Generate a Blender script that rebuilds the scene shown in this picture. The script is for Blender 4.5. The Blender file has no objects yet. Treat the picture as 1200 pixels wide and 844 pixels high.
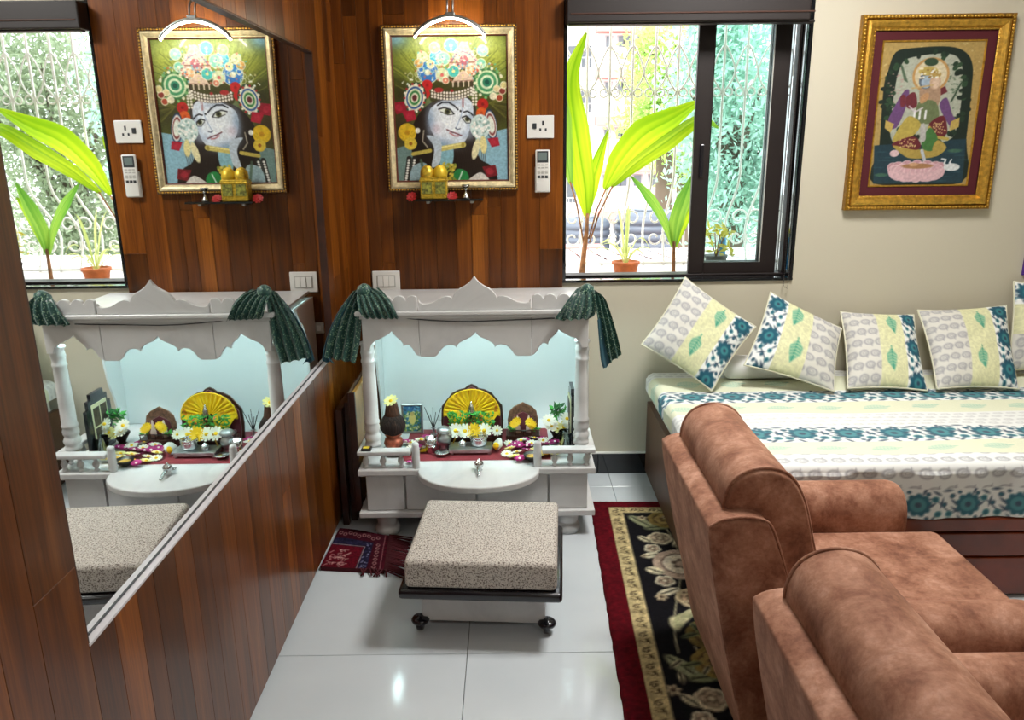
import bpy, bmesh, math, random
import numpy as np
from mathutils import Vector, Matrix, Quaternion
random.seed(7); rng = np.random.default_rng(7)
SC = bpy.context.scene; COL = SC.collection
PI = math.pi

# ------------------------------------------------------------------ camera
F_PX, PITCH, YAW, ROLL, CAM_H = 912.0, .26788, .00139, -.01179, 1.5
_f = Vector((math.sin(YAW)*math.cos(PITCH), math.cos(YAW)*math.cos(PITCH), -math.sin(PITCH)))
_r = Vector((math.cos(YAW), -math.sin(YAW), 0)); _u = _r.cross(_f)
CR = _r*math.cos(ROLL)+_u*math.sin(ROLL); CU = -_r*math.sin(ROLL)+_u*math.cos(ROLL); CF = _f
CP = Vector((0, 0, CAM_H))
cd = bpy.data.cameras.new('camera'); cam = bpy.data.objects.new('camera', cd); COL.objects.link(cam)
cd.sensor_width = 36; cd.lens = 36*F_PX/1200; cd.clip_start = .05; cd.clip_end = 200
cam.matrix_world = Matrix(((CR.x, CU.x, -CF.x, CP.x), (CR.y, CU.y, -CF.y, CP.y), (CR.z, CU.z, -CF.z, CP.z), (0, 0, 0, 1)))
SC.camera = cam
def at(px, py, Y):          # point seen at a pixel, on the plane y = Y
    d = CR*((px-600)/F_PX)-CU*((py-422)/F_PX)+CF
    return CP+d*(Y/d.y)
def atpl(px, py, Yb, zb, s):   # on the leaning plane y = Yb + s*(z-zb)
    d = CR*((px-600)/F_PX)-CU*((py-422)/F_PX)+CF
    return CP+d*((Yb+s*(CAM_H-zb))/(d.y-s*d.z))
def atz(px, py, z):
    d = CR*((px-600)/F_PX)-CU*((py-422)/F_PX)+CF
    return CP+d*((z-CAM_H)/d.z)

# ------------------------------------------------------------------ light
SC.view_settings.view_transform = 'Standard'; SC.view_settings.look = 'None'
SC.view_settings.gamma = 1; SC.view_settings.use_curve_mapping = False
SC.view_settings.exposure = 0.4
wd = bpy.data.worlds.new('world'); SC.world = wd; wd.use_nodes = True
wb = wd.node_tree.nodes['Background']; wb.inputs[0].default_value = (.93, .97, 1, 1); wb.inputs[1].default_value = 3.4
sl = bpy.data.lights.new('sun', 'SUN'); sl.energy = 3.0; sl.angle = math.radians(6); sl.color = (1, .96, .88)
so = bpy.data.objects.new('sun', sl); COL.objects.link(so); so.rotation_euler = (math.radians(32), 0, math.radians(-25))
def area(name, loc, sx, sy, power, col=(1, 1, 1), rot=(0, 0, 0)):
    l = bpy.data.lights.new(name, 'AREA'); l.shape = 'RECTANGLE'; l.size = sx; l.size_y = sy; l.energy = power; l.color = col
    o = bpy.data.objects.new(name, l); COL.objects.link(o); o.location = loc; o.rotation_euler = rot
    return o
CEIL = 2.75
ADDED_LAMPS = [(1.0, 2.3, 39), (1.2, -.7, 9)]  # unseen overhead lamps added to brighten the room, the second as frontal fill
for x, y, w in ADDED_LAMPS:
    area('added_lamp_light', (x, y, CEIL-.075), .52, .52, w, (1, .98, .95))

# ------------------------------------------------------------------ helpers
def lin(c):
    if isinstance(c, str):
        c = [int(c[i:i+2], 16)/255 for i in (0, 2, 4)]
    return tuple(x/12.92 if x <= .04045 else ((x+.055)/1.055)**2.4 for x in c[:3])
def c4(c): return lin(c)+(1,)
class N:
    def __init__(s, name):
        s.m = bpy.data.materials.new(name); s.m.use_nodes = True; s.t = s.m.node_tree
        s.b = s.t.nodes['Principled BSDF']; s.o = s.t.nodes['Material Output']
    def n(s, typ, **kw):
        x = s.t.nodes.new(typ)
        for k, v in kw.items():
            if k.startswith('i_'): x.inputs[k[2:].replace('_', ' ')].default_value = v
            else: setattr(x, k, v)
        return x
    def l(s, a, b): s.t.links.new(a, b)
    def ramp(s, fac, stops):
        r = s.n('ShaderNodeValToRGB'); e = r.color_ramp.elements
        while len(e) > 1: e.remove(e[0])
        e[0].position = stops[0][0]; e[0].color = c4(stops[0][1])
        for p, c in stops[1:]:
            k = e.new(p); k.color = c4(c)
        s.l(fac, r.inputs[0]); return r
    def noise(s, scale, vec=None, detail=4, rough=.55):
        x = s.n('ShaderNodeTexNoise'); x.inputs['Scale'].default_value = scale; x.inputs['Detail'].default_value = detail; x.inputs['Roughness'].default_value = rough
        if vec is not None: s.l(vec, x.inputs['Vector'])
        return x
    def pos(s, scale=(1, 1, 1)):
        tc = s.n('ShaderNodeTexCoord'); mp = s.n('ShaderNodeMapping'); mp.inputs['Scale'].default_value = scale
        s.l(tc.outputs['Object'], mp.inputs['Vector']); return mp.outputs[0]
    def bump(s, h, strength=.3, dist=.01):
        b = s.n('ShaderNodeBump'); b.inputs['Strength'].default_value = strength; b.inputs['Distance'].default_value = dist
        s.l(h, b.inputs['Height']); s.l(b.outputs[0], s.b.inputs['Normal']); return b
def plain(name, col, rough=.5, metal=0, spec=.5, var=0, vscale=8, bump=0, bscale=60, coat=0, sheen=0, emit=None, es=0, trans=0):
    k = N(name); k.b.inputs['Base Color'].default_value = c4(col); k.b.inputs['Roughness'].default_value = rough
    k.b.inputs['Metallic'].default_value = metal; k.b.inputs['Specular IOR Level'].default_value = spec
    k.b.inputs['Coat Weight'].default_value = coat; k.b.inputs['Sheen Weight'].default_value = sheen
    k.b.inputs['Transmission Weight'].default_value = trans
    if var:
        r = [max(0, min(1, (int(col[i:i+2], 16)/255)*(1-var))) for i in (0, 2, 4)]
        q = [max(0, min(1, (int(col[i:i+2], 16)/255)*(1+var))) for i in (0, 2, 4)]
        nz = k.noise(vscale, k.pos()); k.l(k.ramp(nz.outputs[0], [(.3, r), (.7, q)]).outputs[0], k.b.inputs['Base Color'])
    if bump:
        nb = k.noise(bscale, k.pos(), 3); k.bump(nb.outputs[0], bump)
    if emit:
        k.b.inputs['Emission Color'].default_value = c4(emit); k.b.inputs['Emission Strength'].default_value = es
    return k.m
def vcol(name, rough=.8, bump=0, bscale=300, coat=0, spec=.4, sheen=0):
    k = N(name); a = k.n('ShaderNodeAttribute', attribute_name='Col'); k.l(a.outputs['Color'], k.b.inputs['Base Color'])
    k.b.inputs['Roughness'].default_value = rough; k.b.inputs['Coat Weight'].default_value = coat; k.b.inputs['Coat Roughness'].default_value = .06
    k.b.inputs['Specular IOR Level'].default_value = spec; k.b.inputs['Sheen Weight'].default_value = sheen
    if bump: k.bump(k.noise(bscale, k.pos(), 2).outputs[0], bump, .004)
    return k.m

def setp(o, label=None, cat=None, group=None, kind=None):
    if label: o['label'] = label
    if cat: o['category'] = cat
    if group: o['group'] = group
    if kind: o['kind'] = kind
    return o
def thing(name, label, cat, loc=(0, 0, 0), rz=0, group=None):
    o = bpy.data.objects.new(name, None); COL.objects.link(o); o.location = loc; o.rotation_euler = (0, 0, rz); o.empty_display_size = .05
    return setp(o, label, cat, group)
def link(name, me, mat, parent=None, loc=None, rot=None):
    o = bpy.data.objects.new(name, me); COL.objects.link(o)
    if mat is not None and len(me.materials) == 0: me.materials.append(mat)
    if parent is not None: o.parent = parent
    if loc is not None: o.location = loc
    if rot is not None: o.rotation_euler = rot
    return o
def rootoff(parent):        # world offset of an unrotated chain of parents
    v = Vector((0, 0, 0))
    while parent is not None: v += parent.location; parent = parent.parent
    return v
def mesh(name, vs, fs, smooth=False, cols=None):
    me = bpy.data.meshes.new(name); me.from_pydata([tuple(v) for v in vs], [], [tuple(f) for f in fs])
    if smooth: me.polygons.foreach_set('use_smooth', [True]*len(me.polygons))
    if cols is not None:
        a = me.color_attributes.new('Col', 'FLOAT_COLOR', 'POINT'); a.data.foreach_set('color', np.asarray(cols, dtype=np.float32).ravel())
    me.update(); return me
def W(name, vs, fs, mat, parent=None, smooth=False, cols=None):
    """mesh given in WORLD coordinates, linked under an unrotated parent"""
    o = rootoff(parent); return link(name, mesh(name, [Vector(v)-o for v in vs], fs, smooth, cols), mat, parent)
def bm_mesh(name, bm, smooth=False):
    me = bpy.data.meshes.new(name); bm.to_mesh(me); bm.free()
    if smooth: me.polygons.foreach_set('use_smooth', [True]*len(me.polygons))
    return me
def rbox_bm(x0, x1, y0, y1, z0, z1, bev=.004, seg=2):
    bm = bmesh.new(); bmesh.ops.create_cube(bm, size=1)
    for v in bm.verts: v.co = Vector(((x0+x1)/2+v.co.x*(x1-x0), (y0+y1)/2+v.co.y*(y1-y0), (z0+z1)/2+v.co.z*(z1-z0)))
    if bev > 0: bmesh.ops.bevel(bm, geom=bm.edges[:], offset=bev, segments=seg, profile=.5, affect='EDGES')
    return bm
def box(name, x0, x1, y0, y1, z0, z1, mat, parent=None, bev=.004, seg=2, smooth=False):
    o = rootoff(parent)
    return link(name, bm_mesh(name, rbox_bm(x0-o.x, x1-o.x, y0-o.y, y1-o.y, z0-o.z, z1-o.z, bev, seg), smooth), mat, parent)
def lathe_v(prof, n=20, c=(0, 0, 0)):
    vs, fs = [], []
    for r, z in prof:
        for k in range(n):
            a = 2*PI*k/n; vs.append((c[0]+r*math.cos(a), c[1]+r*math.sin(a), c[2]+z))
    for i in range(len(prof)-1):
        for k in range(n):
            fs.append((i*n+k, i*n+(k+1) % n, (i+1)*n+(k+1) % n, (i+1)*n+k))
    fs.append(tuple(reversed(range(n)))); fs.append(tuple((len(prof)-1)*n+k for k in range(n)))
    return vs, fs
def lathe(name, prof, mat, parent=None, c=(0, 0, 0), n=20):
    vs, fs = lathe_v(prof, n, c); return W(name, vs, fs, mat, parent, True)
def tube_v(pts, rad, n=8, closed=False):
    P = [Vector(p) for p in pts]; m = len(P); vs, fs = [], []
    rads = rad if isinstance(rad, (list, tuple)) else [rad]*m
    t0 = (P[1]-P[0]).normalized(); up = Vector((0, 0, 1)) if abs(t0.z) < .9 else Vector((0, 1, 0))
    nrm = (up-t0*up.dot(t0)).normalized()
    for i, p in enumerate(P):
        if closed: t = (P[(i+1) % m]-P[i-1]).normalized()
        else: t = (P[min(i+1, m-1)]-P[max(i-1, 0)]).normalized()
        nrm = (nrm-t*nrm.dot(t))
        if nrm.length < 1e-6: nrm = t.orthogonal()
        nrm.normalize(); b = t.cross(nrm)
        for k in range(n):
            a = 2*PI*k/n; vs.append(p+(nrm*math.cos(a)+b*math.sin(a))*rads[i])
    for i in range(m-1 if not closed else m):
        j = (i+1) % m
        for k in range(n): fs.append((i*n+k, i*n+(k+1) % n, j*n+(k+1) % n, j*n+k))
    if not closed: fs.append(tuple(reversed(range(n)))); fs.append(tuple((m-1)*n+k for k in range(n)))
    return vs, fs
def tube(name, pts, rad, mat, parent=None, n=8, closed=False):
    vs, fs = tube_v(pts, rad, n, closed); return W(name, vs, fs, mat, parent, True)
def merge(*parts):
    V, Fc = [], []
    for vs, fs in parts:
        b = len(V); V += [Vector(v) for v in vs]; Fc += [tuple(i+b for i in f) for f in fs]
    return V, Fc
def box_v(x0, x1, y0, y1, z0, z1):
    v = [(x, y, z) for x in (x0, x1) for y in (y0, y1) for z in (z0, z1)]
    return v, [(0, 1, 3, 2), (4, 6, 7, 5), (0, 4, 5, 1), (2, 3, 7, 6), (0, 2, 6, 4), (1, 5, 7, 3)]
def prism_bm(pts, y0, y1, bev=.002, o=Vector((0, 0, 0))):
    """outline in (x,z) extruded from y0 to y1"""
    bm = bmesh.new()
    a = [bm.verts.new((x-o.x, y0-o.y, z-o.z)) for x, z in pts]
    f = bm.faces.new(a); r = bmesh.ops.extrude_face_region(bm, geom=[f])
    for v in r['geom']:
        if isinstance(v, bmesh.types.BMVert): v.co.y = y1-o.y
    bmesh.ops.recalc_face_normals(bm, faces=bm.faces[:])
    if bev:
        es = [e for e in bm.edges if len(e.link_faces) == 2 and (len(e.link_faces[0].verts) > 4 or len(e.link_faces[1].verts) > 4)]
        bmesh.ops.bevel(bm, geom=es, offset=bev, segments=2, profile=.5, affect='EDGES', clamp_overlap=True)
    return bm
def prism(name, pts, y0, y1, mat, parent=None, bev=.002):
    return link(name, bm_mesh(name, prism_bm(pts, y0, y1, bev, rootoff(parent))), mat, parent)
def grid_f(nu, nv, off=0, flip=False):
    fs = []
    for j in range(nv-1):
        for i in range(nu-1):
            a = off+j*nu+i; f = (a, a+1, a+nu+1, a+nu); fs.append(f[::-1] if flip else f)
    return fs
def grid_mesh(name, P, cols=None, smooth=True, flip=False):
    """P: (nv,nu,3) array; fast path"""
    nv, nu = P.shape[:2]; me = bpy.data.meshes.new(name)
    j, i = np.mgrid[0:nv-1, 0:nu-1]; a = (j*nu+i).ravel()
    q = np.stack([a, a+1, a+nu+1, a+nu], 1)
    if flip: q = q[:, ::-1]
    me.vertices.add(nv*nu); me.vertices.foreach_set('co', P.astype(np.float32).ravel())
    me.loops.add(q.size); me.loops.foreach_set('vertex_index', q.astype(np.int32).ravel())
    me.polygons.add(len(q)); me.polygons.foreach_set('loop_start', np.arange(0, q.size, 4, dtype=np.int32))
    me.update(calc_edges=True)
    me.polygons.foreach_set('use_smooth', np.full(len(q), smooth))
    if cols is not None:
        at_ = me.color_attributes.new('Col', 'FLOAT_COLOR', 'POINT'); c = np.ones((nv*nu, 4), np.float32); c[:, :3] = cols.reshape(-1, 3)
        at_.data.foreach_set('color', c.ravel())
    return me

# ------------------------------------------------------------------ flat-print painter (numpy)
def s2l(c): return np.where(c <= .04045, c/12.92, ((c+.055)/1.055)**2.4)
def hx(c): return np.array([int(c[i:i+2], 16)/255 for i in (0, 2, 4)]) if isinstance(c, str) else np.array(c)
class Paint:
    def __init__(s, U, V, base, aa):
        s.U, s.V, s.aa = U, V, aa; s.c = np.empty(U.shape+(3,)); s.c[:] = hx(base)
    def put(s, d, col, op=1.0):        # d: signed distance (<0 inside)
        k = np.clip(.5-d/s.aa, 0, 1)*op; s.c += (hx(col)-s.c)*k[..., None]
    def _sub(s, x0, x1, y0, y1):
        return None
    def ell(s, x, y, a, b, col, rot=0, op=1., ring=None):
        c, n = math.cos(rot), math.sin(rot); X, Y = s.U-x, s.V-y; p, q = (X*c+Y*n)/a, (-X*n+Y*c)/b
        d = (np.sqrt(p*p+q*q)-1)*min(a, b)
        if ring: d = np.abs(d)-ring
        s.put(d, col, op)
    def soft(s, x, y, a, b, col, op=1., rot=0):
        c, n = math.cos(rot), math.sin(rot); X, Y = s.U-x, s.V-y; p, q = (X*c+Y*n)/a, (-X*n+Y*c)/b
        s.c += (hx(col)-s.c)*(np.exp(-(p*p+q*q))*op)[..., None]
    def poly(s, pts, col, op=1.):
        U, V = s.U, s.V; d = np.full(U.shape, 1e9); sg = np.ones(U.shape); n = len(pts)
        for i in range(n):
            ax, ay = pts[i]; bx, by = pts[i-1]; ex, ey = bx-ax, by-ay; wx, wy = U-ax, V-ay
            t = np.clip((wx*ex+wy*ey)/(ex*ex+ey*ey+1e-12), 0, 1); d = np.minimum(d, (wx-ex*t)**2+(wy-ey*t)**2)
            c1, c2, c3 = V >= ay, V < by, ex*wy > ey*wx
            f = (c1 & c2 & c3) | (~c1 & ~c2 & ~c3); sg = np.where(f, -sg, sg)
        s.put(sg*np.sqrt(d), col, op)
    def line(s, pts, w, col, op=1.):
        d = np.full(s.U.shape, 1e9)
        for (ax, ay), (bx, by) in zip(pts[:-1], pts[1:]):
            ex, ey = bx-ax, by-ay; wx, wy = s.U-ax, s.V-ay
            t = np.clip((wx*ex+wy*ey)/(ex*ex+ey*ey+1e-12), 0, 1); d = np.minimum(d, (wx-ex*t)**2+(wy-ey*t)**2)
        s.put(np.sqrt(d)-w/2, col, op)
    def flower(s, x, y, r, col, ctr=None, n=6, rot=0, op=1., k=.5):
        for i in range(n):
            a = rot+2*PI*i/n; s.ell(x+math.cos(a)*r*.6, y+math.sin(a)*r*.6, r*.42, r*k*.6, col, a, op)
        if ctr: s.ell(x, y, r*.28, r*.28, ctr)
    def noise(s, amp, cell, seed=0):
        g = np.random.default_rng(seed); U, V = s.U/cell, s.V/cell
        i, j = np.floor(U).astype(int), np.floor(V).astype(int); fu, fv = U-i, V-j; fu = fu*fu*(3-2*fu); fv = fv*fv*(3-2*fv)
        T = g.random((64, 64)); v = lambda a, b: T[a % 64, b % 64]
        z = (v(i, j)*(1-fu)+v(i+1, j)*fu)*(1-fv)+(v(i, j+1)*(1-fu)+v(i+1, j+1)*fu)*fv
        s.c *= (1+amp*(z*2-1))[..., None]; return z
    def out(s): return s2l(np.clip(s.c, 0, 1))
# ------------------------------------------------------------------ materials
def wood_planks():
    k = N('teak_plank'); oi = k.n('ShaderNodeObjectInfo')
    mp = k.n('ShaderNodeMapping'); mp.inputs['Scale'].default_value = (1, 1, 1)
    tc = k.n('ShaderNodeTexCoord'); mul = k.n('ShaderNodeVectorMath', operation='MULTIPLY_ADD')
    k.l(oi.outputs['Random'], mul.inputs[0]); mul.inputs[1].default_value = (37, 53, 71); k.l(tc.outputs['Object'], mul.inputs[2])
    k.l(mul.outputs[0], mp.inputs['Vector'])
    st = k.n('ShaderNodeMapping'); st.inputs['Scale'].default_value = (26, 26, 1.3); k.l(mp.outputs[0], st.inputs['Vector'])
    g = k.noise(1.0, st.outputs[0], 5, .6); g.inputs['Distortion'].default_value = .8
    st2 = k.n('ShaderNodeMapping'); st2.inputs['Scale'].default_value = (160, 160, 3); k.l(mp.outputs[0], st2.inputs['Vector'])
    g2 = k.noise(1.0, st2.outputs[0], 3, .6)
    a = k.ramp(g.outputs[0], [(.25, '562e0e'), (.45, '804a14'), (.6, '985c1c'), (.8, 'b87a32')])
    tone = k.ramp(oi.outputs['Random'], [(0, '9a8c82'), (.3, 'b8a89a'), (.55, 'cebca8'), (.8, 'e8d4bc'), (1, 'fff2dc')])
    m = k.n('ShaderNodeMix', data_type='RGBA', blend_type='MULTIPLY'); m.inputs[0].default_value = 1; k.l(a.outputs[0], m.inputs[6]); k.l(tone.outputs[0], m.inputs[7])
    m2 = k.n('ShaderNodeMix', data_type='RGBA', blend_type='MULTIPLY'); m2.inputs[0].default_value = .35
    k.l(m.outputs[2], m2.inputs[6]); k.l(k.ramp(g2.outputs[0], [(.35, '6a5038'), (.6, 'ffffff')]).outputs[0], m2.inputs[7])
    k.l(m2.outputs[2], k.b.inputs['Base Color']); k.b.inputs['Roughness'].default_value = .3
    k.b.inputs['Coat Weight'].default_value = .12; k.b.inputs['Coat Roughness'].default_value = .1; k.b.inputs['Specular IOR Level'].default_value = .35
    return k.m
M_PLANK = wood_planks()
def suede():
    k = N('tan_suede'); v = k.pos()
    a = k.noise(11, v, 8, .7); a.inputs['Distortion'].default_value = .25; b = k.noise(90, v, 2)
    r = k.ramp(a.outputs[0], [(.28, '6a4334'), (.44, '95654f'), (.56, 'b08068'), (.72, 'cda08a')])
    m = k.n('ShaderNodeMix', data_type='RGBA', blend_type='MULTIPLY'); m.inputs[0].default_value = .3
    k.l(r.outputs[0], m.inputs[6]); k.l(k.ramp(b.outputs[0], [(.3, 'a09088'), (.7, 'ffffff')]).outputs[0], m.inputs[7])
    k.l(m.outputs[2], k.b.inputs['Base Color']); k.b.inputs['Roughness'].default_value = .75; k.b.inputs['Sheen Weight'].default_value = .35
    k.b.inputs['Sheen Roughness'].default_value = .4; k.b.inputs['Sheen Tint'].default_value = c4('e8b8a0'); k.b.inputs['Specular IOR Level'].default_value = .25
    k.bump(b.outputs[0], .12, .004); return k.m
M_SUEDE = suede()
def speckle(name, dark, light, scale=260):
    k = N(name); a = k.noise(scale, k.pos(), 2, .7)
    k.l(k.ramp(a.outputs[0], [(.38, dark), (.52, light), (.75, light)]).outputs[0], k.b.inputs['Base Color'])
    k.b.inputs['Roughness'].default_value = .9; k.bump(a.outputs[0], .35, .004); return k.m
M_BOUCLE = speckle('speckled_boucle', '62544a', 'd4ccc2', 230)
def marble():
    k = N('white_marble'); a = k.noise(3.5, k.pos(), 6, .6); a.inputs['Distortion'].default_value = 1.2
    k.l(k.ramp(a.outputs[0], [(.3, 'c4c4c4'), (.5, 'd4d4d3'), (.75, 'dededd')]).outputs[0], k.b.inputs['Base Color'])
    k.b.inputs['Roughness'].default_value = .28; return k.m
M_MARBLE = marble()
M_CREAM = plain('cream_wall_paint', 'c6bfac', .65, bump=.03, bscale=40)
M_CEIL = plain('white_ceiling_paint', 'f1efe8', .8)
M_TILE = N('white_vitrified_tile')
_a = M_TILE.noise(2.2, M_TILE.pos(), 4); M_TILE.l(M_TILE.ramp(_a.outputs[0], [(.3, 'cdd5da'), (.7, 'd8dfe3')]).outputs[0], M_TILE.b.inputs['Base Color'])
M_TILE.b.inputs['Roughness'].default_value = .11; M_TILE = M_TILE.m
M_GROUT = plain('grey_grout', '9aa0a2', .8)
M_GRANITE = plain('black_granite', '0e1014', .08, coat=.6, var=.5, vscale=120)
M_ALU = plain('dark_brown_aluminium', '1d1311', .5, metal=.1)
M_WHITEPL = plain('white_plastic', 'e6e4de', .35)
M_GREYPL = plain('grey_plastic', 'b9b7b0', .4)
M_DARKPL = plain('dark_grey_plastic', '33363a', .4)
M_BLACK = plain('black_lacquer', '14121a', .25, coat=.4)
M_SILVER = plain('polished_silver', 'cfd2d2', .2, metal=1)
M_STEEL = plain('brushed_steel', 'b8bcbe', .35, metal=1, var=.08, vscale=40)
M_GOLD = plain('gilded_moulding', 'c79a3f', .35, metal=.75, var=.15, vscale=60, bump=.15, bscale=180)
M_PALEGOLD = plain('pale_gilt_moulding', 'd9c9a0', .42, metal=.3, var=.12, vscale=50)
M_DKWOOD = plain('dark_stained_wood', '3a1c10', .4, var=.25, vscale=12, coat=.2)
M_REDWOOD = plain('polished_mahogany', '6e2a10', .3, var=.2, vscale=6, coat=.3)
M_BRNWOOD = plain('brown_bed_board', '5e402c', .45, var=.15, vscale=5)
M_GRILLE = plain('white_painted_iron', 'e9e6e2', .5)
M_PETAL_W = plain('white_petal', 'f2eede', .6); M_PETAL_Y = plain('yellow_petal', 'f2c511', .6); M_PETAL_P = plain('magenta_petal', 'a8206e', .6)
M_PETAL_C = plain('cream_yellow_petal', 'efe39a', .6); M_PETAL_R = plain('red_petal', 'b02222', .6)
M_LEAFG = plain('fresh_green_leaf', '3f9a3a', .5)

# ------------------------------------------------------------------ the room
YB, XL = 3.424, -.738              # back wall face, left wall base face
XR, YF = 3.0, -2.3
T = .2
WX0, WX1, WZ0, WZ1 = .243, 1.244, .914, 2.09
vs, fs = merge(box_v(XL-T, WX0, YB, YB+T, 0, CEIL), box_v(WX1, XR+T, YB, YB+T, 0, CEIL),
               box_v(WX0, WX1, YB, YB+T, 0, WZ0), box_v(WX0, WX1, YB, YB+T, WZ1, CEIL))
wall_back = setp(W('wall_back', vs, fs, M_CREAM), kind='structure')
wall_left = setp(W('wall_left', *box_v(XL-T, XL-.012, YF, YB, 0, CEIL), M_CREAM), kind='structure')
setp(W('wall_right', *box_v(XR, XR+T, YF, YB, 0, CEIL), M_CREAM), kind='structure')
setp(W('wall_front', *box_v(XL-T, XR+T, YF-T, YF, 0, CEIL), M_CREAM), kind='structure')
setp(W('ceiling', *box_v(XL-T, XR+T, YF-T, YB+T, CEIL, CEIL+.12), M_CEIL), kind='structure')
floor = setp(W('floor', *box_v(XL-T, XR+T, YF-T, YB+T, -.12, -.009), M_GROUT), kind='structure')
jx = [XL-.012]+[x for x in [-.145+.6*k for k in range(-1, 7)] if XL+.01 < x < XR-.02]+[XR]
jy = [YF]+[y for y in [2.066+1.2*k for k in range(-4, 3)] if YF+.02 < y < YB-.02]+[YB]
for i in range(len(jx)-1):
    for j in range(len(jy)-1):
        box('tile', jx[i]+.001, jx[i+1]-.001, jy[j]+.001, jy[j+1]-.001, -.009, 0, M_TILE, floor, .0012, 1)
# planks: back wall panel
PT = .012
def plank(parent, axis, a0, a1, z0, z1, face, depth):
    g = .0003
    if axis == 'x': o = box('plank', a0+g, a1-g, face, face+depth, z0+g, z1-g, M_PLANK, None, .0007, 1)
    else: o = box('plank', face-depth, face, a0+g, a1-g, z0+g, z1-g, M_PLANK, None, .0007, 1)
    c = sum((Vector(v.co) for v in o.data.vertices), Vector())/len(o.data.vertices)
    o.data.transform(Matrix.Translation(-c)); o.location = c; o.parent = parent; return o
def splits(z0, z1, lo=1.1, hi=2.0):
    z = z0+random.uniform(.3, 1.9); out = [z0]
    while z < z1-.22: out.append(z); z += random.uniform(lo, hi)
    return out+[z1]
x = XL
while x < .225:
    w = random.choice((.055, .07, .07, .085, .1)); x1 = x+w if x+w < .195 else .232
    s = splits(.02, CEIL)
    for a, b in zip(s[:-1], s[1:]): plank(wall_back, 'x', x, x1, a, b, YB-PT, PT)
    x = x1
# left wall panel around the mirror recess
WF = -.713                          # plank face
MY0, MY1, MZ0, MZ1 = 1.135, 3.046, .699, 1.843
y = YF
while y < YB-PT-.005:
    w = random.choice((.07, .085, .085, .1, .12)); y1 = y+w
    for lim in (MY0, MY1, YB-PT):
        if y < lim-.001 and y1 > lim-.035: y1 = lim; break
    if MY0-.001 <= y < MY1-.001:
        rngs = [(.022, MZ0), (MZ1, CEIL)]
    else: rngs = [(.022, CEIL)]
    for z0, z1 in rngs:
        s = splits(z0, z1)
        for a, b in zip(s[:-1], s[1:]): plank(wall_left, 'y', y, y1, a, b, WF, .025)
    y = y1
# skirtings
bb = setp(W('baseboard_back', *box_v(XL, XR, YB-.004, YB, 0, .1), M_GROUT), kind='structure')
for a, b in ((.235, .405), (.405, .985), (.985, 1.585), (1.585, 2.185), (2.185, 2.785), (2.785, 3.0)):
    box('skirting_tile', a+.001, b-.001, YB-.012, YB-.003, .0, .1, M_GRANITE, bb, .0015, 1)
W('skirting_bead', *box_v(.235, XR, YB-.013, YB, .1005, .107), M_WHITEPL, bb)
bl = setp(W('baseboard_left', *box_v(XL-.01, XL+.004, YF, YB-.02, 0, .0215), M_GRANITE), kind='structure')

# mirror let into the panelling
def mirror_mat():
    k = N('mirror_silver'); k.b.inputs['Base Color'].default_value = (.9, .93, .93, 1); k.b.inputs['Metallic'].default_value = 1; k.b.inputs['Roughness'].default_value = .012
    return k.m
mr = thing('wall_mirror', 'large rectangular mirror set flush into the wood panelling above a pale ledge', 'mirror', (XL, MY0, MZ0))
MX = -.728
W('mirror_glass', *box_v(MX-.006, MX, MY0+.002, MY1-.002, MZ0, MZ1), mirror_mat(), mr)
M_LEDGE = plain('pale_silver_ledge', 'd6d2d6', .35, metal=.1, var=.04, vscale=30)
W('ledge', *box_v(MX, WF+.001, MY0+.001, MY1-.001, MZ0-.001, MZ0+.004), M_LEDGE, mr)
W('mirror_seal', *box_v(MX, MX+.0022, MY0+.001, MY1-.001, MZ0+.0042, MZ0+.0065), M_DARKPL, mr)
W('top_trim', *box_v(MX, WF-.001, MY0+.001, MY1-.001, MZ1-.004, MZ1-.0005), M_DKWOOD, mr)
W('side_trim', *box_v(MX, WF-.001, MY1-.004, MY1-.0005, MZ0+.004, MZ1-.004), M_DKWOOD, mr)
W('side_trim', *box_v(MX, WF-.001, MY0+.0005, MY0+.004, MZ0+.004, MZ1-.004), M_DKWOOD, mr)

# bodies of the added ceiling lamps, out of view
for i, (x, y, w) in enumerate(ADDED_LAMPS):
    t = thing('added_ceiling_lamp', ('square white ceiling lamp added out of view over the armchairs', 'square white ceiling lamp added as unseen fill at the far end of the room from the shrine')[i], 'lamp', (x, y, CEIL-.06))
    box('housing', x-.3, x+.3, y-.3, y+.3, CEIL-.06, CEIL-.001, M_WHITEPL, t)
    W('diffuser', *box_v(x-.27, x+.27, y-.27, y+.27, CEIL-.066, CEIL-.0605), plain('added_lamp_diffuser', 'ffffff', .5, emit='fff6e8', es=3), t)

# ------------------------------------------------------------------ window
win = bpy.data.objects.new('window_1', None); COL.objects.link(win); win.location = (WX0, YB, WZ0); setp(win, kind='structure')
box('window_sill', WX0-.011, WX1+.008, YB-.012, YB+T, WZ0, WZ0+.012, M_GRANITE, win, .002, 2)
box('window_jamb', WX1-.006, WX1+.008, YB-.008, YB+T, WZ0+.012, WZ1, M_GRANITE, win, .002, 2)
box('window_jamb', WX0-.011, WX0+.003, YB-.013, YB+T, WZ0+.012, WZ1, M_GRANITE, win, .002, 2)
box('window_head', WX0-.0, WX1, YB, YB+T, WZ1-.02, WZ1, M_GRANITE, win, .002, 2)
box('window_track', WX0+.004, WX1-.007, YB+.07, YB+.15, WZ0+.012, WZ0+.02, M_ALU, win, .002, 1)
box('window_track', WX0+.004, WX1-.007, YB+.07, YB+.15, WZ1-.035, WZ1-.02, M_ALU, win, .002, 1)
box('window_frame', WX1-.016, WX1-.007, YB+.07, YB+.15, WZ0+.02, WZ1-.035, M_ALU, win, .003, 1)
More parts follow.
